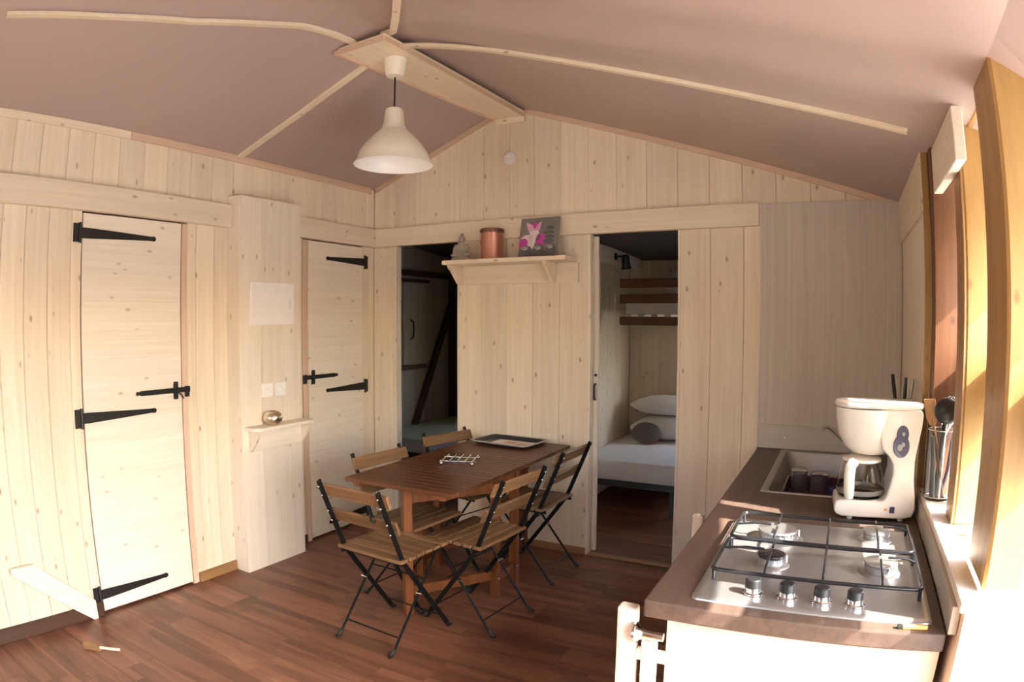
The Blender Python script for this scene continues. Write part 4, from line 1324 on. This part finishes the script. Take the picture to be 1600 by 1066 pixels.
for x, z, r in ((0.069, 0.272, 0.010), (0.080, 0.283, 0.007), (0.080, 0.32, 0.006)):
    G().add(*loops([(ell(x, z, r, r * 1.3, 12), 0.0), (ell(x, z, r * 0.9, r * 1.2, 12), 0.0012)]), M=T(0, -hw - 0.0055, 0) @ bm_).build('badge_mark', M['pebble_l'], t)
B(0.050, 0.068, -hw - 0.006, -hw + 0.002, 0.034, 0.058).build('switch', M['navy'], t, 0.003, 2)
B(0.030, 0.040, -hw - 0.001, -hw + 0.002, 0.042, 0.050).build('indicator', M['orange'], t)
# jug
jm = T(-0.054, -0.006, 0.0755)
j = G().lathe([(0.0, 0.002), (0.070, 0.0), (0.083, 0.010), (0.087, 0.045), (0.080, 0.090), (0.066, 0.122), (0.063, 0.128), (0.0605, 0.127), (0.063, 0.121), (0.077, 0.089), (0.084, 0.045), (0.080, 0.012), (0.068, 0.004), (0.0, 0.006)], 36, jm, cap=False).build('jug', M['jug'], t, smooth=50)
G().lathe([(0.0, 0.125), (0.066, 0.126), (0.072, 0.131), (0.070, 0.140), (0.02, 0.147), (0.0, 0.147)], 32, jm).build('jug_lid', M['ivory'], j, smooth=40)
G().lathe([(0.0, 0.0), (0.076, 0.0), (0.078, 0.004), (0.0, 0.0045)], 32, T(-0.054, -0.006, 0.0712)).build('hot_plate', M['black'], t, smooth=40)
G().lathe([(0.084, 0.012), (0.0865, 0.014), (0.0880, 0.028), (0.0862, 0.030)], 36, jm, cap=False).build('jug_band', M['steel'], j, smooth=40)
ha = -2.02
hmx = jm @ RZ(ha)
G().tube([(0.066, 0, 0.128), (0.090, 0, 0.133), (0.108, 0, 0.124), (0.113, 0, 0.09), (0.110, 0, 0.03), (0.104, 0, 0.010)], [0.016, 0.018, 0.020, 0.020, 0.019, 0.016], 10, M=hmx).build('jug_handle', M['ivory'], j, smooth=60)
G().tube([(0.130, 0.02, 0.06), (0.165, 0.03, 0.03), (0.18, 0.06, 0.006), (0.165, 0.16, 0.005), (0.150, 0.35, 0.005)], 0.0038, 8).build('mains_cable', M['cablewhite'], t, smooth=60)

# ---- utensil jar on the window sill, and what stands in it
JX, JY, JZ = 3.548, -1.315, 0.885
t = thing('utensil_jar', 'tall clear glass jar full of kitchen utensils on the window sill', 'jar', (JX, JY, JZ))
G().lathe([(0.0, 0.0), (0.046, 0.0), (0.049, 0.004), (0.050, 0.24), (0.0515, 0.245), (0.0485, 0.245), (0.047, 0.24), (0.046, 0.008), (0.0, 0.008)], 32, cap=False).build('jar_wall', M['glass'], t, smooth=45)
G().tube([(0.0508 * math.cos(2 * PI * i / 28), 0.0508 * math.sin(2 * PI * i / 28), 0.246) for i in range(28)], 0.0018, 6, closed=True).build('jar_rim', M['chrome'], t, smooth=60)
G().tube([(0.0508 * math.cos(2 * PI * i / 28), 0.0508 * math.sin(2 * PI * i / 28), 0.012) for i in range(28)], 0.0016, 6, closed=True).build('jar_ring', M['chrome'], t, smooth=60)

t = thing('ladle', 'black plastic ladle standing head up in the glass jar', 'ladle', (JX, JY, JZ + 0.0085))
G().tube([(-0.008, 0.022, 0.0), (0.0, 0.0, 0.16), (0.004, -0.018, 0.27)], [0.009, 0.007, 0.008], 8).build('handle', M['black'], t, smooth=60)
G().ball((0.008, -0.030, 0.305), 0.045, 0.028, 0.046, 20, 12).build('bowl', M['black'], t, smooth=60)
t = thing('wooden_spatula', 'wooden spatula leaning left in the glass jar', 'spatula', (JX, JY, JZ + 0.0085))
G().tube([(0.018, -0.012, 0.0), (-0.018, 0.006, 0.18), (-0.036, 0.014, 0.27)], [0.006, 0.006, 0.007], 8).build('handle', M['spoonwood'], t, smooth=60)
G().prism([(-0.012, 0.0), (0.012, 0.0), (0.021, 0.03), (0.022, 0.09), (-0.018, 0.095), (-0.020, 0.03)], 'y', -0.004, 0.004, T(-0.034, 0.013, 0.25) @ RY(-0.2)).build('blade', M['spoonwood'], t, 0.002)
t = thing('violet_spatula', 'violet plastic utensil standing in the glass jar', 'spatula', (JX, JY, JZ + 0.0085))
G().tube([(0.012, 0.02, 0.0), (0.026, -0.022, 0.10), (0.036, -0.024, 0.20), (0.050, -0.02, 0.29)], [0.006, 0.007, 0.009, 0.006], 8).build('handle', M['violet'], t, smooth=60)
G().prism([(-0.010, 0.0), (0.010, 0.0), (0.016, 0.05), (-0.016, 0.05)], 'y', -0.003, 0.003, T(0.050, -0.020, 0.285) @ RY(0.15)).build('blade', M['violet'], t, 0.001)
t = thing('wire_whisk', 'steel wire whisk standing loops up behind the black ladle', 'whisk', (JX, JY, JZ + 0.0085))
G().tube([(0.0, -0.02, 0.0), (0.012, 0.028, 0.21)], 0.007, 10).build('handle', M['steel'], t, smooth=60)
for k in range(4):
    m = T(0.012, 0.028, 0.21) @ RY(0.12) @ RZ(k * PI / 4)
    G().tube([(0.004, 0, 0), (0.022, 0, 0.045), (0.036, 0, 0.095), (0.030, 0, 0.130), (0, 0, 0.145), (-0.030, 0, 0.130), (-0.036, 0, 0.095), (-0.022, 0, 0.045), (-0.004, 0, 0)], 0.0014, 6, M=m).build('loop', M['chrome'], t, smooth=60)
t = thing('white_spoon', 'white plastic spoon with its handle up in the glass jar', 'spoon', (JX, JY, JZ + 0.0085))
G().tube([(-0.022, -0.028, 0.0), (-0.030, -0.020, 0.15), (-0.034, -0.016, 0.215)], [0.010, 0.008, 0.006], 8).build('handle', M['white'], t, smooth=60)

# cutlery pot behind the coffee machine
PX, PY = 3.452, -0.80
t = thing('cutlery_pot', 'steel cutlery pot standing behind the coffee machine', 'pot', (PX, PY, CZ))
t.location = (3.447, -0.80, CZ + 0.0065)
G().lathe([(0.0, 0.0), (0.036, 0.0), (0.0365, 0.26), (0.038, 0.262), (0.034, 0.262), (0.0335, 0.008), (0.0, 0.006)], 26, cap=False).build('pot_wall', M['steel'], t, smooth=45)
def cutlery(name, label, a, b, r, mat, cat):
    t = thing(name, label, cat, (3.447, -0.80, CZ + 0.0145))
    pts = [a, tuple(a[i] + (b[i] - a[i]) * 0.6 for i in range(3)), b]
    G().tube(pts, [0.003, 0.003, 0.004], 8).build('blade', M['steel'], t, smooth=60)
    c = tuple(a[i] + (b[i] - a[i]) * 1.38 for i in range(3))
    G().tube([b, tuple((b[i] + c[i]) / 2 for i in range(3)), c], [r * 0.8, r, r * 0.85], 10).build('handle', mat, t, smooth=60)
    G().ball(tuple(a[i] + (b[i] - a[i]) * 1.05 for i in range(3)), r * 1.15, r * 1.15, r * 0.8, 10, 6).build('collar', M['chrome'], t, smooth=60)
cutlery('kitchen_knife', 'black-handled kitchen knife leaning left behind the coffee machine', (0.020, 0.0, 0.0), (-0.030, 0.0, 0.345), 0.0085, M['black'], 'knife')
cutlery('serving_fork', 'dark-handled fork upright in the pot behind the coffee machine', (0.0, 0.01, 0.0), (0.006, 0.008, 0.335), 0.008, M['steel_dark'], 'fork')
cutlery('serving_spoon', 'steel-handled spoon rightmost in the pot behind the coffee machine', (-0.012, -0.01, 0.0), (0.024, -0.006, 0.330), 0.008, M['steel'], 'spoon')

# ------------------------------------------------------------------ right bedroom
t = thing('single_bed', 'low white-sheeted mattress on a dark metal bed frame in the right bedroom', 'bed', (0, 0, 0))
G().add(*loops([(rr(1.262, 2.075, 0.965, 2.235, 0.05), 0.258), (rr(1.258, 2.08, 0.96, 2.24, 0.05), 0.28), (rr(1.258, 2.08, 0.96, 2.24, 0.05), 0.385), (rr(1.272, 2.066, 0.975, 2.225, 0.05), 0.408)])).build('mattress', M['sheet'], t, 0.006, 2, smooth=50)
for b in ((1.262, 2.07, 0.975, 1.01), (1.262, 2.07, 2.19, 2.225)):
    B(b[0], b[1], b[2], b[3], 0.205, 0.257).build('frame_rail', M['bedmetal'], t, 0.003)
for b in ((1.262, 1.295), (2.04, 2.07)):
    B(b[0], b[1], 1.011, 2.189, 0.205, 0.257).build('frame_rail', M['bedmetal'], t, 0.003)
for x in (1.285, 2.005):
    for y in (0.995, 2.20):
        B(x - 0.016, x + 0.016, y - 0.016, y + 0.016, 0, 0.205).build('leg', M['bedmetal'], t, 0.003)


def pillow(name, label, x, y, z, hx, hy, hz, rz, mat, cat='pillow', group=None, rx=0.0, p=0.55):
    t = thing(name, label, cat, (x, y, z), rz, group)
    g = G()
    n, m = 40, 14
    vs, fs = [], []
    rnd = random.Random(hash(label) % 1000 if False else len(label))
    ph = [rnd.random() * 6 for _ in range(4)]
    for i in range(m + 1):
        tt = -PI / 2 + PI * i / m
        for k in range(n):
            a = 2 * PI * k / n
            ca, sa = math.cos(a), math.sin(a)
            e = p
            ux, uy = math.copysign(abs(ca) ** e, ca), math.copysign(abs(sa) ** e, sa)
            rr_ = math.cos(tt) ** 0.75 if math.cos(tt) > 0 else 0
            zz = math.sin(tt) * (1 - 0.55 * (max(abs(ux), abs(uy)) * rr_) ** 3)
            w = 1 + 0.03 * math.sin(5 * a + ph[0]) * rr_
            vs.append((hx * ux * rr_ * w, hy * uy * rr_ * w, hz + hz * zz * (1 + 0.06 * math.sin(4 * ux + ph[1]) * math.cos(3 * uy + ph[2]))))
    for i in range(m):
        for k in range(n):
            fs.append((i * n + k, i * n + (k + 1) % n, (i + 1) * n + (k + 1) % n, (i + 1) * n + k))
    zmin = min(v[2] for v in vs)
    g.add([(a, b, c - zmin) for a, b, c in vs], fs, RX(rx))
    g.build('cover', mat, t, smooth=80)
    return t
pillow('pillow', 'white bed pillow, the lower of two stacked on the low bed', 1.66, 2.03, 0.409, 0.31, 0.195, 0.105, 0.0, M['pillow'], 'pillow', 'white pillows')
pillow('pillow', 'white bed pillow on top of another at the head of the low bed', 1.67, 2.04, 0.634, 0.31, 0.185, 0.088, 0.03, M['pillow'], 'pillow', 'white pillows')
t = thing('round_cushion', 'round dark grey cushion with a dull red back leaning on the bed pillows', 'cushion', (1.565, 1.775, 0.409))
mm = T(0, 0, 0.098) @ RX(-0.42)
G().ball((0, 0, 0), 0.130, 0.042, 0.094, 28, 12, mm).build('front_cover', M['cush'], t, smooth=70)
G().ball((0.012, 0.016, -0.012), 0.118, 0.040, 0.090, 28, 12, mm).build('back_cover', M['cush_p'], t, smooth=70)

t = thing('upper_bunk', 'brown-railed upper bunk with white mattress in the right bedroom', 'bunk bed', (0, 0, 0))
for z0, z1 in ((1.768, 1.846), (1.638, 1.714), (1.452, 1.524)):
    B(1.385, W, 1.540, 1.568, z0, z1).build('rail', M['bunk_x'], t, 0.003)
B(1.42, W, 2.215, 2.245, 1.452, 1.524).build('rear_rail', M['bunk_x'], t, 0.003)
for i in range(15):
    x = 1.425 + i * 0.115
    B(x, x + 0.055, 1.5695, 2.245, 1.526, 1.544).build('slat', M['white_y'], t, 0.001)
B(1.425, 3.40, 1.575, 2.235, 1.545, 1.665).build('mattress', M['sheet'], t, 0.02, 3, smooth=50)
pillow('pillow', 'white pillow up on the top bunk', 1.985, 1.83, 1.666, 0.30, 0.22, 0.135, 0.0, M['pillow'], 'pillow')

t = thing('spot_lamp', 'black wall spot lamp by the top bunk', 'lamp', (1.37, 1.47, 2.03))
G().lathe([(0.030, 0.0), (0.030, 0.012), (0.0, 0.014)], 20, RY(PI / 2)).build('wall_plate', M['black'], t, smooth=40)
G().tube([(0.012, 0, 0), (0.05, 0, 0.0), (0.075, 0, -0.01)], 0.008, 8).build('arm', M['black'], t, smooth=60)
sm = T(0.095, -0.005, -0.05) @ RX(0.25)
G().lathe([(0.0, 0.065), (0.022, 0.062), (0.032, 0.045), (0.036, -0.03), (0.045, -0.055), (0.042, -0.055), (0.033, -0.03), (0.0, -0.02)], 24, sm, cap=False).build('head', M['black'], t, smooth=45)
G().ball((0, 0, -0.035), 0.028, 0.028, 0.016, 14, 8, sm).build('bulb', M['chrome'], t, smooth=60)

# ------------------------------------------------------------------ left bedroom
t = thing('single_bed', 'low bed with a green sheet in the dark left bedroom', 'bed', (0, 0, 0))
G().add(*loops([(rr(-0.534, 0.05, 0.575, 1.82, 0.03), 0.385), (rr(-0.534, 0.05, 0.575, 1.82, 0.03), 0.488)])).build('mattress', M['sheet_blue'], t, 0.006, 2, smooth=50)
B(-0.536, 0.053, 0.572, 1.823, 0.4885, 0.5005).build('sheet', M['sheet_green'], t, 0.004, 2)
for b in ((-0.53, 0.045, 0.58, 0.61), (-0.53, 0.045, 1.78, 1.81)):
    B(b[0], b[1], b[2], b[3], 0.335, 0.384).build('frame_rail', M['bedmetal'], t, 0.003)
for x in (-0.51, 0.03):
    for y in (0.595, 1.795):
        B(x - 0.016, x + 0.016, y - 0.014, y + 0.014, 0, 0.335).build('leg', M['bedmetal'], t, 0.003)
